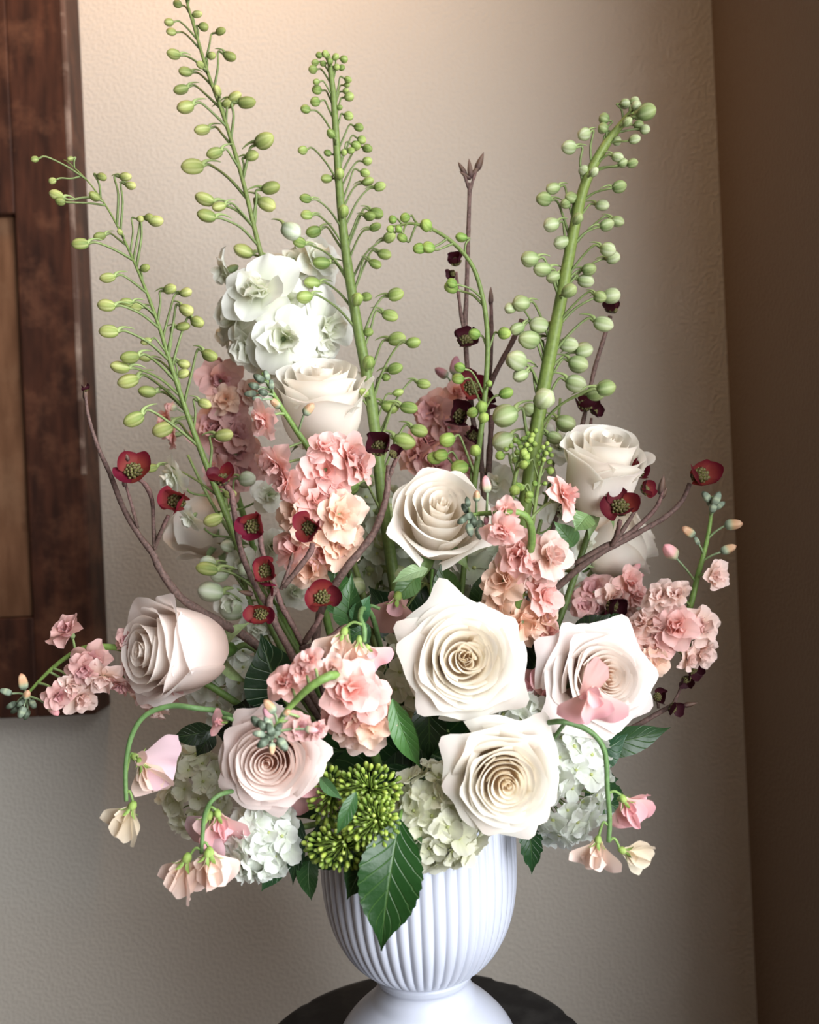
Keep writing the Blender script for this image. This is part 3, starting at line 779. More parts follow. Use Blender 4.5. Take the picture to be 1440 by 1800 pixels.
SB = {'g': sbud([gd, gs, gs, gl, gs, gs, gd], 1), 'd': sbud([lin('46543F'), gd, gd, gs, gd, lin('4A5844'), lin('3A4634')], 2),
      'o': sbud([gs, gs, gl, lin('CFA878'), lin('D9A67C'), lin('DEB48C'), lin('C98F6C')], 3),
      'p': sbud([gl, gl, lin('C9C49C'), lin('EDB0A8'), lin('F0AFAE'), lin('EFA6A8'), lin('E8969C')], 4),
      'm': sbud([gs, gl, lin('C09A92'), lin('C98F96'), lin('C48792'), lin('B57A86'), lin('A86E7C')], 5)}
def stock(label, stem, radii, florets, buds, seed, dY=-.022, col=('7FA04A', '5E8438')):
    """florets: (x, y, radius px, palette letter); buds: (x, y, length px, letter)."""
    rng = random.Random(seed)
    r = flower_stem('stock_flower', label, 'flower', stem, radii, col)
    pals = {'p': SK_PINK, 'e': SK_PEACH, 'l': SK_PALE, 'm': SK_MAUVE}
    px = catmull([Vector(q) for q in stem], 6)
    def near(x, y):
        return min(px, key=lambda q: (q.x - x) ** 2 + (q.y - y - 12) ** 2)
    for (x, y, rad, k) in florets:
        a = near(x, y); dx, dy = (x - a.x) / 60, (y - a.y) / 60
        front = max(0.25, 1 - .35 * (abs(dx) + abs(dy)))
        d = D(dx + rng.uniform(-.3, .3), dy + rng.uniform(-.35, .25), .55 + .6 * front)
        off = dY if isinstance(dY, float) else dY[1 if x < dY[0] else 2]
        c = P(x, y, a.z + off * (.4 + front) + rng.uniform(-.006, .006))
        bloom(pals[k], r, c, d, rad * S(a.z) * 1.04, rng)
        A = P(*a); e = c - d * rad * S() * .5
        put_tube('pedicel', catmull([A, (A + e) * .5 + UPV * .002, e], 4), [.0012, .0011], M_GREEN, r, c0=lin('8FA866'), sides=5)
    for (x, y, l, k) in buds:
        a = near(x, y); dx, dy = (x - a.x), (y - a.y); n = sqrt(dx * dx + dy * dy) + 1e-6
        d = D(dx / n + rng.uniform(-.2, .2), dy / n + rng.uniform(-.2, .2) - .15, rng.uniform(.1, .6))
        L = l * S(a.z); c = P(x, y, a.z + rng.uniform(-.012, .002)); b = c - d * L * .5
        A = P(*near(x, y + n * .5))
        put_tube('pedicel', catmull([A, (A + b) * .5 + UPV * .001, b + d * L * .05], 4), [.0011, .0009], M_GREEN, r, c0=lin('86A060'), c1=lin('93A884'), sides=5)
        put('bud', SB[k], basis(d, UPV, b) @ RZ(rng.uniform(0, 3)) @ SC(L, L, L), r)
    return r
def F(s):
    out = []
    for q in s.split():
        x, y, l, k = q.split(','); out.append((float(x), float(y), float(l), k))
    return out
stock('tall pink stock in front of the upper rose with florets down its stem', [(462, 655, -.03), (478, 688, -.03), (494, 715, -.03), (520, 755, -.03), (548, 800, -.03), (562, 860, -.03), (562, 930, -.025), (560, 1020, -.01), (600, 1180, .0), (660, 1330, .01)], [3, 4.5, 6, 7, 7.5, 7],
      F('458,740,34,p 482,822,40,p 498,848,34,p 572,825,50,p 622,800,48,p 572,784,34,p 556,872,46,p 518,900,42,e 600,905,46,e 600,955,46,e 512,962,46,p 545,998,40,e 575,972,34,p 640,822,30,p 462,812,26,p 590,862,34,p 540,935,36,e 618,935,30,e'),
      F('455,665,22,d 446,678,20,d 468,660,20,g 440,692,22,g 462,690,18,d 452,701,18,g 485,709,24,o 543,719,26,o 477,675,18,g'), 1)
stock('pink stock bending left over the middle rose with dark green bud tip', [(826, 905, -.075), (845, 903, -.075), (880, 901, -.09), (912, 901, -.09), (930, 915, -.085), (935, 950, -.07), (925, 1000, -.05), (912, 1060, -.04), (880, 1180, -.02), (810, 1330, .0)], [3, 5, 6.5, 7, 8, 8],
      F('997,870,44,p 890,900,28,p 882,936,36,p 908,972,46,p 972,978,46,l 880,1020,44,e 948,1012,42,l 872,1062,32,e 962,1048,40,p 922,1096,44,e 962,1086,46,e 972,1112,30,p 940,985,36,p 900,1080,30,e'),
      F('855,851,30,p 818,893,22,d 822,908,24,d 812,915,20,d 832,918,22,d 826,932,24,g 845,925,22,g 838,872,20,o 822,882,18,d 842,938,22,g 855,915,18,m'), 2, dY=-.004)
stock('pink stock standing out at the right edge with a bare budded tip', [(1252, 872, -.01), (1250, 905, -.01), (1246, 935, -.01), (1237, 975, -.01), (1226, 1015, -.01), (1210, 1076, -.01), (1180, 1130, -.008), (1120, 1190, 0), (1000, 1290, .01), (880, 1390, .01)], [2.5, 4, 5.5, 6.5, 7, 7],
      F('1260,1012,28,l 1160,1045,34,l 1190,1042,26,l 1128,1092,38,l 1152,1095,38,l 1190,1100,42,p 1238,1100,38,l 1092,1112,36,l 1138,1135,38,l 1154,1160,32,e 1238,1148,34,l 1215,1160,28,l 1110,1140,30,l 1170,1125,30,p'),
      F('1242,873,24,g 1260,876,26,g 1254,890,22,g 1248,880,20,g 1266,888,20,g 1210,934,28,o 1290,922,30,o 1281,965,28,o 1178,969,38,p 1225,950,16,g'), 3)
stock('mauve pink stock trailing out past the left edge in front of wood panel', [(46, 1222, -.03), (86, 1180, -.03), (122, 1152, -.03), (153, 1138, -.03), (190, 1137, -.03), (222, 1142, -.028), (270, 1160, -.015), (360, 1200, .0), (480, 1280, .01), (620, 1380, .01)], [2.5, 4.5, 6, 6.5, 7, 7],
      F('116,1106,34,m 160,1162,36,m 148,1180,32,m 103,1224,28,m 145,1228,34,l 180,1196,36,l 212,1208,30,m 258,1226,42,l 222,1124,22,m 288,1214,32,m 275,1252,26,l 130,1205,26,l 235,1185,30,m'),
      F('28,1246,22,d 38,1252,22,g 46,1256,20,d 58,1238,20,g 20,1240,20,d 40,1198,30,o 47,1221,20,o 10,1216,22,g 95,1249,26,p 36,1236,18,d'), 4, dY=-.012)
stock('pink stock drooping over the blush rose at front with grey green buds', [(478, 1292, -.155), (493, 1265, -.155), (512, 1240, -.152), (540, 1212, -.158), (569, 1193, -.158), (592, 1187, -.148), (612, 1204, -.112), (632, 1240, -.088), (660, 1330, -.05), (700, 1420, -.02)], [3, 5, 7, 8, 8, 7],
      F('500,1198,42,p 545,1158,24,p 528,1278,30,m 560,1284,22,m 616,1212,52,p 650,1222,44,p 616,1255,50,p 652,1266,44,e 636,1296,38,l 580,1258,36,p 532,1178,30,p 585,1178,34,l 655,1242,36,l 605,1285,32,l'),
      F('474,1242,30,o 470,1254,26,m 450,1268,24,d 462,1275,24,d 475,1282,26,d 455,1290,22,g 470,1296,26,d 485,1290,22,g 497,1309,28,g 470,1268,20,g 490,1278,20,d 504,1253,18,o 548,1283,24,p 462,1306,24,d 478,1316,22,o'), 5, dY=(596, .006, -.026))
stock('shaded brownish pink stock at the back left behind the leaning delphinium', [(385, 640, .10), (388, 700, .10), (395, 780, .10), (420, 880, .09), (480, 1050, .06), (600, 1280, .02)], [4, 6, 7, 7],
      F('388,668,42,m 402,722,42,m 375,752,46,m 412,795,46,m 380,832,36,m 420,760,40,m 395,700,30,e 440,690,26,l 400,850,34,m 290,738,30,p 300,765,26,p 430,830,34,m'), F('385,640,24,m 300,715,22,p'), 6)
stock('soft pink stock deep at the right between dogwood and the right stock', [(1112, 1000, .05), (1090, 1040, .05), (1060, 1080, .05), (1000, 1160, .04), (880, 1300, .02)], [3, 5, 6],
      F('1042,1036,38,m 1084,1052,36,l 1110,1022,30,p 1060,1074,32,m 1100,1080,30,l 1028,1066,28,m 1120,1050,26,p'), F('1117,1000,24,p 1122,1012,20,p'), 7)
stock('shadowed pink stock at the back centre behind the slim delphinium', [(800, 640, .10), (792, 700, .10), (775, 780, .10), (760, 900, .08), (740, 1080, .05), (720, 1300, .01)], [3, 5, 6],
      F('756,722,38,m 748,775,40,m 792,748,36,m 815,772,36,m 770,815,40,m 805,690,28,p 730,800,34,m 780,850,36,m 820,820,30,m'), F('800,642,32,m 776,655,26,m'), 8)

# ------------------------------------------------------------------ dogwood
BK0, BK1 = ('66504A', '54443C')
DARKRED = lin('4C1020'); RED = lin('6C1429'); ORANGE = lin('8C3F2E')
BRACT = [petal_mesh('bract', M_PETAL, L=1.08, W=.52, a=.36, e=.46, n=2.0, b0=0, b1=1.1, cup=.34, ruf=.09, rf=3, notch=.03, seed=400 + i, c0=q, c1=w, nu=8, nv=7, cp=1.2)
         for i, (q, w) in enumerate(((ORANGE, RED), (RED, lin('6A1830')), (lin('7A2A30'), DARKRED), (lin('8A4034'), lin('7A1E34'))))]
BRACT_D = [petal_mesh('bract', M_PETAL, L=1, W=.50, a=.42, e=.30, n=2.2, b0=0, b1=1.3, cup=.35, ruf=.1, rf=3, seed=420 + i, c0=lin('4A1A22'), c1=lin('3A1420'), nu=8, nv=7) for i in range(2)]
def bead_head():
    m = MB(); r = random.Random(5); n = 26
    for i in range(n):
        rr = .36 * sqrt((i + .5) / n); a = i * 2.399963
        ce = Vector((rr * cos(a), rr * sin(a), .16 + .20 * (1 - (rr / .36) ** 2)))
        s = .085 * r.uniform(.85, 1.1)
        V, Fq, C = lathe_geo([(.3, -1), (.85, -.5), (1, 0.05), (.75, .7), (.2, 1)], 7, cols=[lin('2E2A18'), lin('4C4722'), lin('5E5A2C'), lin('7A7640'), lin('4A3020')])
        nrm = (ce - Vector((0, 0, -.25))).normalized()
        m.add(V, Fq, C, basis(nrm, (0, 1, 0), ce) @ SC(s, s, s * 1.4))
    v, f, c = lathe_geo([(.30, .03), (.36, .10), (.2, .28), (.02, .32)], 14, cols=[lin('3A2E1C')] * 4); m.add(v, f, c)
    return m.mesh('blossom', M_GREEN)
BEADS = bead_head()
def dog_blossom(r, x, y, rad, face, Y, rng, dark=False, n=4):
    c = P(x, y, Y); s = rad * S(Y)
    B = basis(D(*face), UPV, c) @ RZ(rng.uniform(0, 6.28))
    o = put('blossom', BEADS, B @ T(0, 0, -.1 * s) @ SC(s * 1.15), r)
    for i in range(n):
        put('bract', rng.choice(BRACT_D if dark else BRACT), B @ RZ(i * 2 * pi / 4 + rng.uniform(-.15, .15)) @ T(0, .10 * s, 0) @ RX(rng.uniform(.0, .8)) @ SC(s * rng.uniform(.95, 1.25), s * rng.uniform(.95, 1.15), s), o)
def twig(r, pts, r0, r1, name='twig'):
    pp = catmull([P(*q) for q in pts], 5)
    put_tube(name, pp, [r0 * S(), r1 * S()], M_BARK, r, c0=lin('6A4E4A'), c1=lin('5E4C44'), sides=7, bumps=.16, seed=len(pp) + int(pts[0][0]))
def tipbud(r, x, y, l, d, Y):
    s = l * S(Y); dd = D(*d); b = P(x, y, Y) - dd * s * .5
    m = MB(); V, Fq, C = lathe_geo([(.10, 0), (.17, .2), (.15, .5), (.08, .8), (.01, 1)], 8, 4, .15, [lin('4A3436'), lin('5C4238'), lin('6E5444'), lin('7A5E50'), lin('6A5048')])
    m.add(V, Fq, C); put('bud', m.mesh('bud', M_GREEN), basis(dd, UPV, b) @ SC(s), r)
def dogwood(label, stem, radii, twigs, blossoms, tips, seed, Yd=0):
    rng = random.Random(seed)
    r = flower_stem('dogwood_branch', label, 'branch', stem, radii, (BK0, BK1), mat=M_BARK, bumps=.10)
    for t in twigs: twig(r, t[0], t[1], t[2])
    for q in blossoms: dog_blossom(r, q[0], q[1], q[2], q[3], q[4], rng, *(q[5:]))
    for q in tips: tipbud(r, *q)
    return r
Z = -.045
dogwood('bare dogwood branch arching left across the wood panel with two red blossoms',
        [(150, 692, Z), (156, 735, Z), (172, 785, Z), (193, 832, Z), (217, 893, Z), (244, 940, Z), (268, 972, Z), (283, 1004, Z), (320, 1052, Z + .01), (380, 1090, Z + .02), (440, 1125, Z + .03), (520, 1200, Z + .04), (620, 1340, 0)], [2.5, 4, 5.5, 8, 9, 8],
        [([(221, 852, Z - .01), (232, 890, Z - .01), (242, 928, Z)], 2.6, 3.2), ([(240, 838, Z - .012), (258, 856, Z - .01), (268, 884, Z - .01), (270, 930, Z - .005), (273, 966, Z)], 4.2, 3.5), ([(296, 906, Z - .01), (284, 932, Z - .008), (272, 962, Z)], 3.4, 4.2)],
        [(236, 830, 36, (.1, -.45, .8), Z - .012), (311, 882, 38, (.05, -.1, 1), Z - .014), (150, 686, 13, (0, -.8, .6), Z, True, 3)], [(150, 690, 26, (0, -1, .1), Z), (222, 800, 22, (-.3, -.9, .2), Z - .015), (219, 843, 26, (0, -1, 0), Z - .012)], 1)
Z = -.075
dogwood('dogwood branch at centre left carrying seven dark red blossoms',
        [(486, 1036, Z), (474, 1056, Z), (482, 1092, Z), (507, 1139, Z + .01), (520, 1166, Z + .02), (560, 1240, Z + .05), (640, 1360, 0)], [5, 6, 6.5, 7],
        [([(396, 854, Z), (407, 866, Z), (410, 890, Z), (421, 958, Z), (437, 1005, Z), (455, 1040, Z + .005), (484, 1090, Z)], 4.6, 5), ([(458, 940, Z), (460, 965, Z), (472, 1000, Z), (486, 1036, Z)], 4.4, 4.5), ([(486, 1036, Z), (495, 1064, Z), (515, 1100, Z), (531, 1132, Z + .01)], 4.5, 5),
         ([(550, 955, Z), (545, 972, Z), (521, 1004, Z), (498, 1032, Z)], 4.6, 4.8), ([(566, 1080, Z), (552, 1104, Z), (533, 1132, Z + .01)], 4.5, 5), ([(512, 985, Z), (506, 1005, Z), (494, 1036, Z)], 3, 3.4), ([(600, 1106, Z), (585, 1117, Z), (555, 1134, Z), (530, 1140, Z + .01)], 5, 5)],
        [(392, 846, 30, (-.1, -.65, .6), Z - .006), (445, 924, 34, (.0, -.12, 1), Z - .012), (467, 1004, 33, (.05, -.1, 1), Z - .012), (546, 928, 33, (-.05, -.1, 1), Z - .012), (460, 1079, 29, (-.05, -.05, 1), Z - .012), (567, 1052, 33, (.1, -.15, 1), Z - .012), (470, 1026, 24, (.05, .6, .8), Z - .006, False, 2)],
        [(432, 1042, 26, (-.9, -.2, .2), Z), (513, 980, 22, (.2, -1, 0), Z), (603, 1102, 22, (.8, -.5, 0), Z)], 2)
dogwood('curved dogwood branch with one dark blossom left of the middle rose',
        [(684, 818, -.05), (682, 838, -.05), (680, 868, -.05), (672, 900, -.05), (658, 935, -.05), (634, 968, -.05), (608, 1000, -.05), (580, 1044, -.045), (560, 1090, -.04), (560, 1180, -.02), (620, 1330, .0)], [4.5, 5.5, 6.5, 7, 7],
        [([(700, 800, -.055), (692, 818, -.052), (684, 840, -.05)], 3.5, 4)], [(668, 790, 36, (-.15, -.50, .75), -.06, True), (690, 800, 20, (.5, -.5, .5), -.055, True, 2)], [], 3)
dogwood('upright dark dogwood branch at back centre rising between delphiniums',
        [(826, 322, .05), (824, 390, .05), (822, 460, .05), (820, 525, .05), (818, 575, .05), (822, 650, .05), (832, 740, .05), (848, 830, .05), (850, 960, .045), (820, 1150, .03), (770, 1320, .01)], [3.8, 4.2, 5, 7, 7],
        [([(814, 300, .05), (820, 318, .05), (826, 335, .05)], 2.5, 3.5), ([(838, 296, .05), (832, 316, .05), (826, 335, .05)], 2.5, 3.5), ([(802, 478, .05), (806, 515, .05), (812, 560, .05), (820, 600, .05)], 3, 4),
         ([(918, 562, .05), (900, 602, .05), (864, 672, .05), (848, 740, .05), (846, 830, .05)], 5, 5), ([(863, 515, .06), (864, 560, .06), (862, 640, .06), (856, 740, .055)], 4, 5), ([(865, 730, .05), (862, 780, .05), (858, 850, .05)], 6, 6)],
        [(802, 462, 22, (-.2, -.5, .8), .045, True), (818, 602, 30, (0, -.5, .8), .04, True), (828, 684, 32, (.1, -.3, .9), .038), (808, 735, 34, (-.2, -.3, .9), .04, True), (850, 705, 26, (.4, -.3, .8), .04, True), (797, 480, 14, (-.5, .3, .5), .045, True, 3), (830, 765, 26, (.2, 0, .9), .04, True)],
        [(812, 296, 26, (-.5, -.8, .1), .05), (826, 296, 34, (-.1, -1, .1), .05), (844, 284, 34, (.4, -1, .1), .05), (836, 300, 26, (.6, -.8, .2), .05), (818, 308, 24, (-.9, -.5, .2), .05), (863, 520, 32, (0, -1, 0), .06)], 4)
dogwood('thin dogwood twig behind right delphinium spike with two small dark blossoms',
        [(1073, 556, .05), (1062, 594, .05), (1045, 650, .05), (1030, 720, .05), (1000, 840, .05), (930, 1050, .04), (840, 1280, .01)], [4, 4, 5, 6],
        [([(1040, 735, .045), (1036, 760, .045), (1020, 800, .05)], 3, 4)], [(1074, 548, 24, (.1, -.75, .3), .045, True), (1027, 715, 28, (.1, -.5, .8), .035, True), (1042, 722, 20, (.6, -.2, .6), .04, True, 3)], [], 5)
dogwood('dogwood branch reaching right under the right rose with wine red blossoms',
        [(1213, 850, -.01), (1198, 882, -.01), (1168, 910, -.01), (1130, 932, -.01), (1092, 953, -.01), (1060, 970, -.01), (1005, 1010, -.005), (930, 1090, .01), (820, 1280, .01)], [4, 4.5, 5.5, 7, 7],
        [([(1166, 862, -.01), (1155, 890, -.01), (1130, 918, -.01), (1095, 945, -.01), (1060, 962, -.01), (1010, 992, -.005)], 3.4, 5), ([(1090, 915, -.03), (1084, 940, -.02), (1074, 962, -.01)], 4, 4.5), ([(1125, 872, -.02), (1115, 900, -.015), (1080, 955, -.01)], 3, 4)],
        [(1228, 837, 38, (.15, -.25, .9), -.016), (1090, 894, 36, (-.05, -.3, .9), -.038), (1122, 832, 26, (.2, -.5, .7), -.02), (1132, 862, 22, (.5, -.3, .7), -.02)], [(1164, 852, 36, (.15, -1, .1), -.01), (1168, 866, 22, (.4, -.9, .1), -.01)], 6)
dogwood('short dogwood twig with small dark blossoms poking out under the right stock',
        [(1186, 1238, .0), (1160, 1252, .0), (1120, 1275, .0), (1050, 1310, .0), (960, 1370, .01), (860, 1430, .01)], [4.5, 5, 6],
        [([(1205, 1190, .0), (1190, 1225, .0), (1180, 1244, .0)], 2.5, 3), ([(1156, 1226, 0), (1158, 1245, 0)], 3, 3)], [(1216, 1174, 24, (.5, .3, .7), -.01, True, 3), (1206, 1192, 20, (0, .7, .6), -.01, True, 3), (1180, 1244, 22, (.6, .2, .7), -.01, True, 3), (1155, 1226, 20, (.3, -.3, .8), -.01, True, 3)], [(1214, 1238, 26, (1, -.2, 0), 0)], 7)
dogwood('low dogwood twig with a single closed dark blossom right of the pink stock',
        [(1066, 1072, .02), (1040, 1086, .02), (1000, 1112, .025), (930, 1180, .02), (840, 1320, .01)], [3.5, 4.5, 5], [], [(1074, 1064, 28, (.4, .2, .8), .012, True)], [], 8)

# ------------------------------------------------------------------ sweet peas
def pea_meshes(ca, cb, cw0, cw1, seed):
    st = petal_mesh('standard_petal', M_PETAL, L=1, W=.56, a=.16, e=.26, n=2.6, b0=-.15, b1=-.5, cup=-.22, ruf=.17, rf=4.2, notch=.07, seed=seed, c0=ca, c1=cb, nu=16, nv=11)
    st2 = petal_mesh('standard_petal', M_PETAL, L=1, W=.62, a=.16, e=.30, n=2.3, b0=.1, b1=-.95, cup=.38, ruf=.14, rf=3.6, notch=.05, seed=seed + 9, c0=ca, c1=cb, nu=16, nv=11)
    wg = petal_mesh('wing_petal', M_PETAL, L=.80, W=.34, a=.2, e=.3, n=2.4, b0=0, b1=.5, cup=.4, ruf=.16, rf=3, seed=seed + 1, c0=cw0, c1=cw1, nu=9, nv=8)
    m = MB(); v, f, c, u = petal_geo(L=.55, W=.2, a=.3, e=.3, b0=0, b1=.9, cup=.9, seed=seed + 2, c0=cw0, c1=cw1); m.add(v, f, c, RX(1.4), u)
    return st, st2, wg, m.mesh('blossom', M_PETAL)
PEA = {'pink': pea_meshes(lin('F0CFC0'), lin('EDB4BC'), lin('F3C9C0'), lin('F0B8BE'), 500), 'blush': pea_meshes(lin('F2DCC6'), lin('F3D8CE'), lin('F0D6BC'), lin('F3DCD0'), 510),
       'cream': pea_meshes(lin('F0E6CC'), lin('F0E4CE'), lin('EBDDBE'), lin('F1E2CC'), 520), 'mauve': pea_meshes(lin('D3A49C'), lin('CDA09C'), lin('D8AAA8'), lin('D9AAAE'), 530), 'lilac': pea_meshes(lin('EBD0D4'), lin('EBCBD4'), lin('EFCFC8'), lin('F0CCC8'), 540)}
SEP = leaf_mesh('sepal', M_GREEN, L=1, W=.16, seed=3, b0=.3, b1=-1.2, cup=.4, c0=lin('7FA040'), c1=lin('8FB050'), nu=4, nv=8)
def make_cap():
    m = MB(); v, f, c = lathe_geo([(.05, -.35), (.22, -.28), (.36, 0), (.38, .3), (.30, .45)], 12, 5, .06, [lin('6E9034'), lin('8CAC48'), lin('9CB852'), lin('A4BE60'), lin('B0C474')]); m.add(v, f, c)
    return m.mesh('calyx', M_GREEN)
CAP = make_cap()
def pea(r, base, tip, Y, kind, seed, spread=1.0, roll=0., style=0, wings=2, back=.9, yt=0.0, cal=True):
    """Blossom from its calyx (base px) to its farthest rim (tip px)."""
    rng = random.Random(seed); st, st2, wg, keel = PEA[kind]
    b = P(base[0], base[1], Y); t = P(tip[0], tip[1], Y + yt); d = (t - b); L = d.length
    B = basis(d, FWD, b) @ RZ(roll)
    o = put('blossom', keel, B @ SC(L * .9), r)
    put('standard_petal', st2 if style else st, B @ T(0, L * .05, L * .06) @ RX(radians(88)) @ SC(L * spread, L, L), o)
    if wings:
        for s in (-1, 1):
            put('wing_petal', wg, B @ RZ(s * rng.uniform(.25, .5)) @ T(s * L * .05, -L * .03, L * .06) @ RX(radians(76)) @ RY(s * .35) @ SC(L * back * s * (1), L * back, L * back) , o)
    if cal: put('calyx', CAP, B @ SC(L * .26), o)
    for k in range(5 if cal else 0):
        put('sepal', SEP, B @ RZ(k * 1.257 + .4) @ T(0, L * .07, L * .06) @ RX(radians(58)) @ SC(L * .30), o)
    return o
def pea_stem(label, stem, radii):
    return flower_stem('sweet_pea', label, 'sweet pea', stem, radii, ('6E9452', '557A48'), sides=8)
def link(r, a, bq, Y, k=2.2):
    put_tube('pedicel', catmull([P(a[0], a[1], Y), P((a[0] + bq[0]) / 2, min(a[1], bq[1]) - 4, Y), P(bq[0], bq[1], Y)], 5), [k * S(), k * S()], M_GREEN, r, c0=lin('7FA050'), sides=6)
Z = -.10
r = pea_stem('sweet pea stem looping down at far left with a blush and a cream blossom', [(222, 1408, Z), (221, 1380, Z), (222, 1338, Z), (232, 1292, Z), (256, 1257, Z), (300, 1241, Z), (345, 1245, Z), (395, 1255, Z + .02), (480, 1300, Z + .06), (620, 1400, 0)], [3.4, 4, 4.4, 4.6, 4.6])
pea(r, (236, 1330), (296, 1348), Z, 'lilac', 1, 1.2, -.3, 0, 0, yt=-.012); pea(r, (246, 1338), (282, 1404), Z - .002, 'blush', 2, 1.0, .5, 1, 1); pea(r, (234, 1414), (200, 1482), Z, 'cream', 3, .95, .5, 1, 2, 1.0)
link(r, (222, 1360), (238, 1330), Z); link(r, (222, 1395), (234, 1410), Z)
Z = -.12
r = pea_stem('sweet pea stem at lower left with mauve fan and two hanging blush blossoms', [(354, 1500, Z), (356, 1470, Z), (360, 1432, Z), (374, 1406, Z), (402, 1392, Z + .01), (460, 1390, Z + .05), (560, 1410, Z + .10), (660, 1440, 0)], [3, 3.6, 4, 4])
pea(r, (370, 1432), (330, 1498), Z + .012, 'lilac', 4, 1.1, .4, 0, 0); pea(r, (382, 1428), (400, 1496), Z + .010, 'pink', 5, 1.0, -.2, 1, 1, .8); pea(r, (330, 1506), (298, 1585), Z, 'blush', 6, .85, .7, 1, 2, .95); pea(r, (368, 1495), (385, 1574), Z - .006, 'blush', 7, 1.1, -.3, 0, 2, .95)
pea(r, (366, 1498), (343, 1566), Z - .008, 'blush', 8, .7, .9, 1, 0)
link(r, (358, 1450), (380, 1424), Z); link(r, (355, 1495), (332, 1506), Z); link(r, (355, 1485), (368, 1492), Z)
Z = -.12
r = pea_stem('sweet pea stem hanging at lower right with pink blush and cream blossoms', [(1070, 1480, Z), (1072, 1440, Z), (1068, 1390, Z), (1064, 1325, Z), (1045, 1292, Z), (1012, 1274, Z), (972, 1269, Z), (930, 1290, Z + .05), (840, 1380, -.02), (780, 1430, 0)], [3.6, 4.2, 4.6, 4.6])
pea(r, (1094, 1402), (1128, 1462), Z, 'pink', 9, 1.1, .15, 0, 2, 1.0); pea(r, (1090, 1405), (1146, 1420), Z + .006, 'pink', 19, .7, .4, 1, 0); pea(r, (1052, 1474), (1042, 1538), Z, 'blush', 10, 1.15, .2, 1, 2, 1.0); pea(r, (1092, 1494), (1154, 1516), Z, 'cream', 11, .8, .4, 1, 2, 1.0)
link(r, (1068, 1395), (1094, 1400), Z); link(r, (1068, 1450), (1052, 1472), Z); link(r, (1071, 1478), (1090, 1492), Z)
Z = -.155
r = pea_stem('pink and mauve sweet pea lying over the wide open white rose', [(1046, 1212, Z), (1030, 1222, Z), (1008, 1240, -.13), (990, 1275, -.09), (930, 1350, -.05), (840, 1430, 0)], [3, 3.5, 4])
pea(r, (1044, 1206), (1046, 1284), Z, 'pink', 12, 1.45, .1, 0, 0, cal=False); pea(r, (1034, 1214), (1056, 1276), Z - .008, 'pink', 32, .8, -.3, 1, 0, cal=False); pea(r, (1018, 1226), (1084, 1182), Z - .004, 'mauve', 13, .75, .5, 0, 0, cal=False)
Z = -.12
r = pea_stem('pink sweet pea fan showing below the blush rose at front', [(540, 1360, -.09), (548, 1345, -.08), (570, 1360, -.06), (640, 1420, -.01)], [3, 3.5, 4])
pea(r, (540, 1352), (540, 1452), -.092, 'pink', 14, 1.1, 0, 0, 0)
Z = -.115
r = pea_stem('pink sweet pea blossoms above the drooping stock near the centre', [(640, 1128, Z), (640, 1105, Z), (633, 1085, Z + .01), (640, 1070, -.07), (660, 1100, -.04), (690, 1260, 0)], [4, 4.5, 4.5])
pea(r, (606, 1108), (582, 1176), Z, 'blush', 15, 1.05, .25, 1, 2, .95); pea(r, (632, 1122), (626, 1185), Z, 'blush', 25, .8, -.5, 1, 1); pea(r, (645, 1136), (672, 1180), Z + .004, 'pink', 16, 1.3, -.2, 0, 0)
link(r, (636, 1098), (606, 1104), Z)
Z = -.04
r = pea_stem('dusky mauve sweet pea in shade left of the largest rose', [(668, 1070, Z), (650, 1066, Z), (640, 1090, -.03), (670, 1200, 0)], [3, 3.5, 4])
pea(r, (700, 1046), (682, 1124), Z, 'mauve', 17, 1.2, .1, 0, 0); pea(r, (690, 1075), (706, 1042), Z + .004, 'mauve', 18, .9, .1, 0, 0)
Z = -.10
r = pea_stem('small folded pink sweet pea bud beside the blush rose', [(392, 1262, Z), (410, 1266, Z), (440, 1290, -.05), (560, 1400, 0)], [3, 3.5, 4])
pea(r, (398, 1270), (368, 1268), Z, 'pink', 20, 1.3, .4, 1, 1, .8)
Z = -.055
r = pea_stem('dusky pink sweet pea petals between the two big open roses', [(950, 1238, Z), (940, 1250, Z), (910, 1300, -.03), (840, 1400, 0)], [3, 3.5, 4])
pea(r, (935, 1236), (918, 1180), Z, 'mauve', 21, 1.1, .2, 0, 1, .9); pea(r, (958, 1236), (962, 1172), Z, 'pink', 22, .8, .3, 1, 1, .8)

# ------------------------------------------------------------------ hydrangeas
def hyd_floret(c0, c1, seed):
    r = random.Random(seed); m = MB()
    for i in range(4):
        L = r.uniform(.9, 1.12)
        v, f, c, u = petal_geo(L=L, W=L * .56, a=.20, e=.34, n=2.6, b0=0, b1=r.uniform(-.6, .8), cup=r.uniform(-.1, .35), ruf=.13, rf=4, serr=.035 if i % 2 else .02, seed=seed * 5 + i, c0=c0, c1=c1, nu=9, nv=6)
        m.add(v, f, c, RZ(i * pi / 2 + r.uniform(-.2, .2)) @ RX(r.uniform(.02, .5)), u)
    v, f, c = lathe_geo([(.04, -.02), (.10, .02), (.11, .08), (.04, .13)], 8, cols=[lin('C9D08E')] * 4); m.add(v, f, c)
    return m.mesh('floret', M_PETAL)
HW = [hyd_floret(lin('DDE4CC'), lin('EEF1EC'), 600 + i) for i in range(5)]
HC = [hyd_floret(lin('D6D8AE'), lin('EAE9D8'), 620 + i) for i in range(5)]
HG = [hyd_floret(lin('B9C2A0'), lin('CDD2C0'), 640 + i) for i in range(4)]
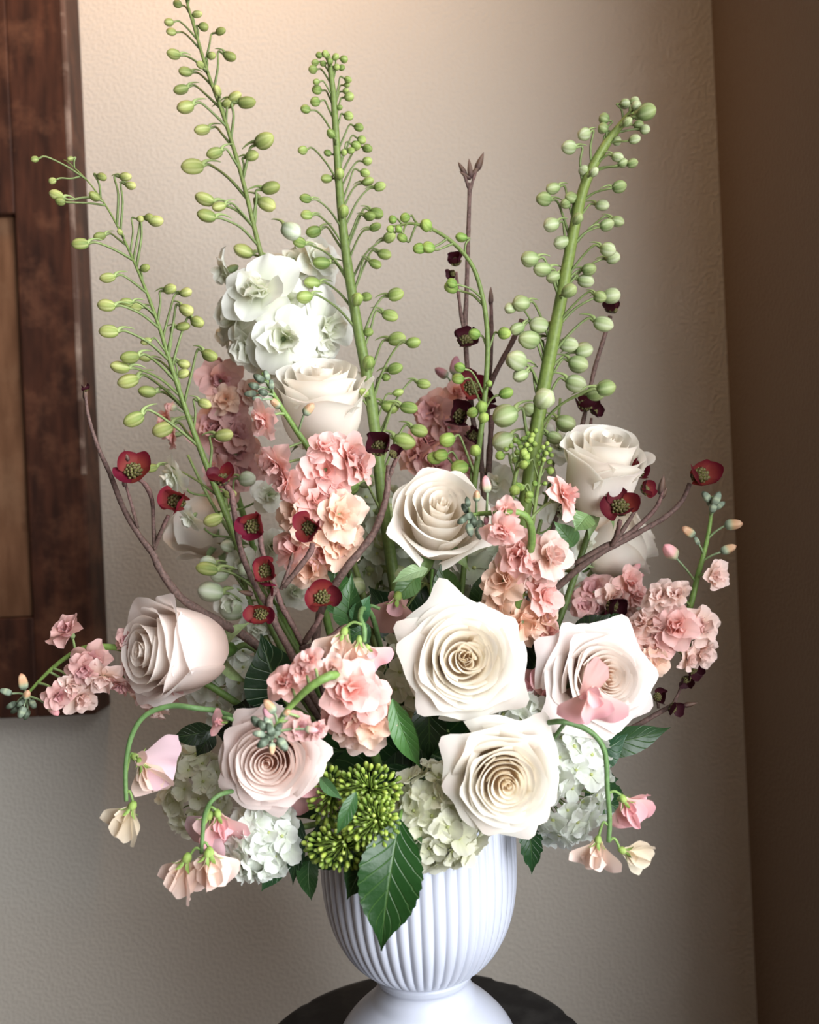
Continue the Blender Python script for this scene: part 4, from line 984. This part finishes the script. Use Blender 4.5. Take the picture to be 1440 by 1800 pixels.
def cluster(name, label, cat, x, y, Y, rx, ry, n, size, meshes, seed, part='floret', thr=-.35, stemc=('8FAA5C', '6E8C44'), scale_part=None, dep=.8):
    rng = random.Random(seed); rim, low = mouth()
    r = root(name, low, label, cat)
    C = P(x, y, Y); s = S(Y); A = Vector(rim) + Vector((0, 0, .01))
    heart = C + (A - C).normalized() * min(rx, ry) * s * .55 if (A - C).length > .02 else C
    put_tube('stem', stem_path([heart + UPV * .004, heart + (A - heart) * .3], (rim, low)), [.0026, .0028], M_GREEN, r, c0=lin(stemc[0]), c1=lin(stemc[1]), sides=8)
    ped = MB()
    for i in range(n):
        zz = 1 - 2 * (i + .5) / n; a = i * 2.399963; q = sqrt(1 - zz * zz)
        v = (RIGHT * q * cos(a) + UPV * q * sin(a) - FWD * zz)
        if zz < thr: continue
        k = rng.uniform(.86, 1.04)
        p = C + RIGHT * v.dot(RIGHT) * rx * s * k + UPV * v.dot(UPV) * ry * s * k - FWD * (-v.dot(FWD)) * (-1) * 0 + FWD * v.dot(FWD) * min(rx, ry) * s * dep * k
        d = (v + Vector((rng.uniform(-.4, .4), rng.uniform(-.4, .4), rng.uniform(-.4, .4)))).normalized()
        sz = size * s * rng.uniform(.82, 1.15)
        M = basis(d, UPV, p) @ RZ(rng.uniform(0, 6.28))
        put(part, rng.choice(meshes), M @ (SC(sz) if scale_part is None else SC(sz * scale_part, sz * scale_part, sz)), r)
        mid = heart + (p - heart) * .55 + UPV * rng.uniform(-.002, .002)
        vv, ff, cc = tube_geo([heart, mid, p - d * .001], [.0007, .0006], 4, lin(stemc[0])); ped.add(vv, ff, cc)
    o = put('pedicels', ped.mesh('pedicels', M_GREEN), Matrix.Identity(4), r); o['kind'] = 'stuff'
    return r
cluster('hydrangea', 'large white hydrangea head right of the lowest rose', 'hydrangea', 985, 1368, -.05, 82, 108, 90, 29, HW, 1)
cluster('hydrangea', 'cream hydrangea hanging over the vase rim at front centre', 'hydrangea', 772, 1432, -.085, 74, 86, 80, 29, HC, 2)
cluster('hydrangea', 'white hydrangea below the blush rose left of the vase', 'hydrangea', 462, 1474, -.085, 54, 60, 56, 28, HW, 3)
cluster('hydrangea', 'shaded hydrangea behind the sweet peas at lower left', 'hydrangea', 348, 1392, .035, 52, 70, 46, 26, HC, 4)
cluster('hydrangea', 'greenish hydrangea deep in the middle left of the largest rose', 'hydrangea', 715, 1215, -.005, 84, 80, 70, 28, HC, 5)
cluster('hydrangea', 'dark shaded hydrangea behind the left facing rose', 'hydrangea', 415, 1190, .045, 80, 70, 60, 28, HW, 6)
cluster('hydrangea', 'pale hydrangea florets peeping above the lowest rose', 'hydrangea', 930, 1265, -.055, 58, 36, 34, 30, HW, 7)
cluster('hydrangea', 'pale green hydrangea hidden behind the largest rose and pink stock', 'hydrangea', 850, 1010, .055, 110, 90, 70, 30, HG, 8)
cluster('hydrangea', 'dim green hydrangea far inside behind the curved dogwood branch', 'hydrangea', 650, 970, .085, 105, 110, 80, 30, HG, 9)

# ------------------------------------------------------------------ green viburnum buds
def vb(c0, c1, seed):
    m = MB(); V, Fq, C = lathe_geo([(.06, 0), (.16, .25), (.25, .6), (.23, .85), (.08, 1)], 8, 4, .12, [c0, mix(c0, c1, .4), c1, c1, mix(c1, (1, 1, .6), .2)])
    m.add(V, Fq, C); return m.mesh('bud', M_GREEN)
VB = [vb(lin('5C8020'), lin('A8BE3A'), 1), vb(lin('4C701C'), lin('8FAA30'), 2), vb(lin('3E601A'), lin('789426'), 3)]
def viburnum(label, x, y, Y, rx, ry, n, seed, hang=0):
    return cluster('viburnum', label, 'viburnum', x, y + hang, Y, rx, ry, n, 15, VB, seed, part='bud', thr=-.3, scale_part=1.0, stemc=('7E9A30', '5C7A2C'))
viburnum('upper green viburnum bud cluster beside the drooping stock', 648, 1388, -.10, 48, 34, 130, 1)
viburnum('right green viburnum bud cluster just above the big leaf', 652, 1445, -.118, 42, 36, 130, 2)
viburnum('lowest green viburnum bud cluster hanging at the vase rim', 598, 1488, -.112, 54, 30, 120, 3)
viburnum('small green viburnum cluster between blush rose and leaf', 578, 1400, -.09, 26, 46, 90, 4)

# ------------------------------------------------------------------ leaves
def leaf(r, base, tip, w, Y0, Y1, seed, tilt=0., c0='2F5A22', c1='3C6C2A', serr=.10, b1=-.9, nu=10, nv=30, cup=.25, wav=.04, teeth=13):
    b = P(base[0], base[1], Y0); t = P(tip[0], tip[1], Y1); d = t - b; L = d.length
    nrm = -FWD; 
    yv = d.normalized(); z = (nrm - yv * nrm.dot(yv)).normalized()
    B = basis(z, yv, b) @ RY(tilt) @ RX(-.0)
    # the blade bows: compensate so that its tip lands on the mark
    kx = (sin(b1) / b1); kz = (1 - cos(b1)) / b1
    B = B @ RX(-atan2(kz, kx)); Lc = L / sqrt(kx * kx + kz * kz)
    me = leaf_mesh('leaf', L=Lc, W=w * S(Y0) * .5, seed=seed, b0=0.0, b1=b1, cup=cup, c0=lin(c0), c1=lin(c1), nu=nu, nv=nv, serr=serr, teeth=teeth, wav=wav)
    return put('leaf', me, B, r)
def sprig(label, stem, radii, leaves, col=('5E8236', '4E702E')):
    r = flower_stem('leaf_sprig', label, 'leaf', stem, radii, col)
    for k, q in enumerate(leaves):
        leaf(r, *q[:5], seed=700 + k + int(q[0][0]), **(q[5] if len(q) > 5 else {}))
    return r
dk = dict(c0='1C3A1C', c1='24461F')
sprig('big veined serrated green leaf hanging down the front of the vase', [(702, 1442, -.115), (706, 1425, -.10), (712, 1410, -.05)], [3, 3.5], [
    ((703, 1440), (654, 1668), 112, -.118, -.125, dict(b1=-.7, nu=14, nv=44, serr=.09, teeth=15, c0='1C4216', c1='234E1B')),
    ((662, 1485), (603, 1576), 62, -.106, -.112, dict(c0='1F481A', c1='26521E', tilt=.3)),
    ((742, 1470), (728, 1562), 34, -.110, -.112, dict(c0='4C7A3C', c1='55824A', tilt=.9))])
sprig('dark pointed leaves hanging at the left of the vase rim', [(540, 1470, -.075), (570, 1455, -.07), (640, 1440, -.04)], [3, 3.5], [
    ((546, 1500), (549, 1584), 44, -.085, -.09, dict(c0='2A4E26', c1='2E5428', tilt=.4)),
    ((528, 1440), (516, 1556), 34, -.08, -.085, dict(c0='16301A', c1='1A381C')),
    ((505, 1490), (453, 1562), 42, -.07, -.075, dict(c0='2E5330', c1='35603A')),
    ((640, 1475), (520, 1512), 56, -.078, -.085, dict(c0='1C3E1A', c1='22481E')),
    ((560, 1450), (585, 1530), 60, -.075, -.07, dk)])
sprig('upright cupped green leaves in the middle beside the drooping stock', [(720, 1350, -.06), (715, 1390, -.05), (715, 1420, -.03)], [3, 3.5], [
    ((690, 1228), (728, 1352), 44, -.105, -.09, dict(c0='3C6A2A', c1='457634', serr=.04, cup=.5)),
    ((752, 1222), (760, 1335), 62, -.07, -.06, dict(c0='163016', c1='1C3A1A', serr=.05)),
    ((712, 1248), (742, 1318), 30, -.10, -.085, dict(c0='2E5626', c1='335C2A', tilt=.5)),
    ((752, 1250), (738, 1310), 40, -.062, -.06, dk),
    ((563, 1366), (602, 1408), 22, -.115, -.125, dict(c0='4E7A48', c1='55824E', serr=0)),
    ((626, 1392), (591, 1468), 27, -.135, -.14, dict(c0='35602E', c1='3E6C36'))])
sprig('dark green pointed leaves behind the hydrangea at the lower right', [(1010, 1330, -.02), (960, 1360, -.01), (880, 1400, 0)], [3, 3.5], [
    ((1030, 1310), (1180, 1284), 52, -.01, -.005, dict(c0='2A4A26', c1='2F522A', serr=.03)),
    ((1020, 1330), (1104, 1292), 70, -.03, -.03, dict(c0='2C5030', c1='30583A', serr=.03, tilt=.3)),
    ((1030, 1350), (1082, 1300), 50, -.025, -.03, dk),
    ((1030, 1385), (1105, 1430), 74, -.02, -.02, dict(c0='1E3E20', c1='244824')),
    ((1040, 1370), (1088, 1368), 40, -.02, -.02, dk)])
sprig('small toothed leaf tip hanging right of the vase under the lowest rose', [(930, 1450, -.06), (900, 1440, -.05), (840, 1430, -.02)], [2.5, 3], [
    ((928, 1440), (941, 1536), 40, -.06, -.06, dict(c0='1E4420', c1='224A24', serr=.25, teeth=5))])
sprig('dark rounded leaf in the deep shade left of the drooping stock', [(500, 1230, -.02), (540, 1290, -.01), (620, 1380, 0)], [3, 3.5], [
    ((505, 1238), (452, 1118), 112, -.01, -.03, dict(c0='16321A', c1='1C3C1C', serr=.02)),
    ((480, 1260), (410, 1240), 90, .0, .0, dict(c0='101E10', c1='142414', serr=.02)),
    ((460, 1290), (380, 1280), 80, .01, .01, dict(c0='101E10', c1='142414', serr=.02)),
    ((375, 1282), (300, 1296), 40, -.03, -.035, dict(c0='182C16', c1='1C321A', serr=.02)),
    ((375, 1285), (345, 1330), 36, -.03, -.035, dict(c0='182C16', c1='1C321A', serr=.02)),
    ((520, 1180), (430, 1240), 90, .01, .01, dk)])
sprig('curled green leaf in the centre just above the pink sweet pea', [(612, 1100, -.06), (618, 1140, -.05), (660, 1280, -.02)], [3, 3.5], [
    ((612, 1105), (618, 1008), 52, -.06, -.07, dict(c0='31562A', c1='38602E', serr=.03, cup=.6)),
    ((622, 1095), (652, 1046), 36, -.065, -.07, dict(c0='35603A', c1='3C6A40', serr=.1)),
    ((590, 1080), (590, 980), 60, -.03, -.03, dict(c0='35602A', c1='3C6A30')),
    ((650, 1100), (600, 1130), 50, -.05, -.05, dict(c0='2A4E2A', c1='2F5630'))])
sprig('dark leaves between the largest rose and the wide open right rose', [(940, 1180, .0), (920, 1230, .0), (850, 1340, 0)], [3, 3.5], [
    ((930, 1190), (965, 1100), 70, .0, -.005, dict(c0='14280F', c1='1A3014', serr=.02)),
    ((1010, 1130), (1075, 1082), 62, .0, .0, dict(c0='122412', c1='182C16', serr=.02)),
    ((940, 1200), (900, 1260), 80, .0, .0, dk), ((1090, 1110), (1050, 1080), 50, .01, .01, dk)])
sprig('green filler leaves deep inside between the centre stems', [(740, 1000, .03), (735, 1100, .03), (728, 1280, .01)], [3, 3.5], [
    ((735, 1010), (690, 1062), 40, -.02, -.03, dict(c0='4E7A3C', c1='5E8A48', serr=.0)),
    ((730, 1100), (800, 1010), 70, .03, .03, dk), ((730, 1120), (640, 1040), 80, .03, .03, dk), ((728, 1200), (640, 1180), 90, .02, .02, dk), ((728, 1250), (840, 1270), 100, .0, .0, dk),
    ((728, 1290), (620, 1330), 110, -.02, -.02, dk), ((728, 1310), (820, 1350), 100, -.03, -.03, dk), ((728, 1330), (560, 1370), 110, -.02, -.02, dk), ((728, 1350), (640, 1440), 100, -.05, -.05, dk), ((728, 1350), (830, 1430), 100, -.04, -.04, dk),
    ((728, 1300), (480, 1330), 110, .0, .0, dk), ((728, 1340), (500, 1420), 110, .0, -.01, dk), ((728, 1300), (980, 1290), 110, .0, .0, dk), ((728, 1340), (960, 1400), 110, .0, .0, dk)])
sprig('feathery dark green foliage in the gap under the middle rose', [(760, 1000, .0), (755, 1080, .0), (740, 1250, .0)], [3, 3.5], [
    ((752, 1000), (692, 1030), 30, -.06, -.07, dict(c0='7E9A66', c1='93AC7C', serr=.0, tilt=.6)),
    ((790, 1060), (775, 985), 50, .01, .0, dict(c0='3A5A26', c1='446628', serr=.0)), ((840, 1070), (850, 1000), 40, .01, .0, dict(c0='2F4F22', c1='385A26', serr=.0)),
    ((1010, 960), (975, 915), 40, -.02, -.03, dict(c0='4E7440', c1='5A8048', serr=.0)), ((1035, 905), (1010, 935), 44, -.04, -.045, dict(c0='6A8E50', c1='7A9C5C', serr=.0, tilt=.4))])
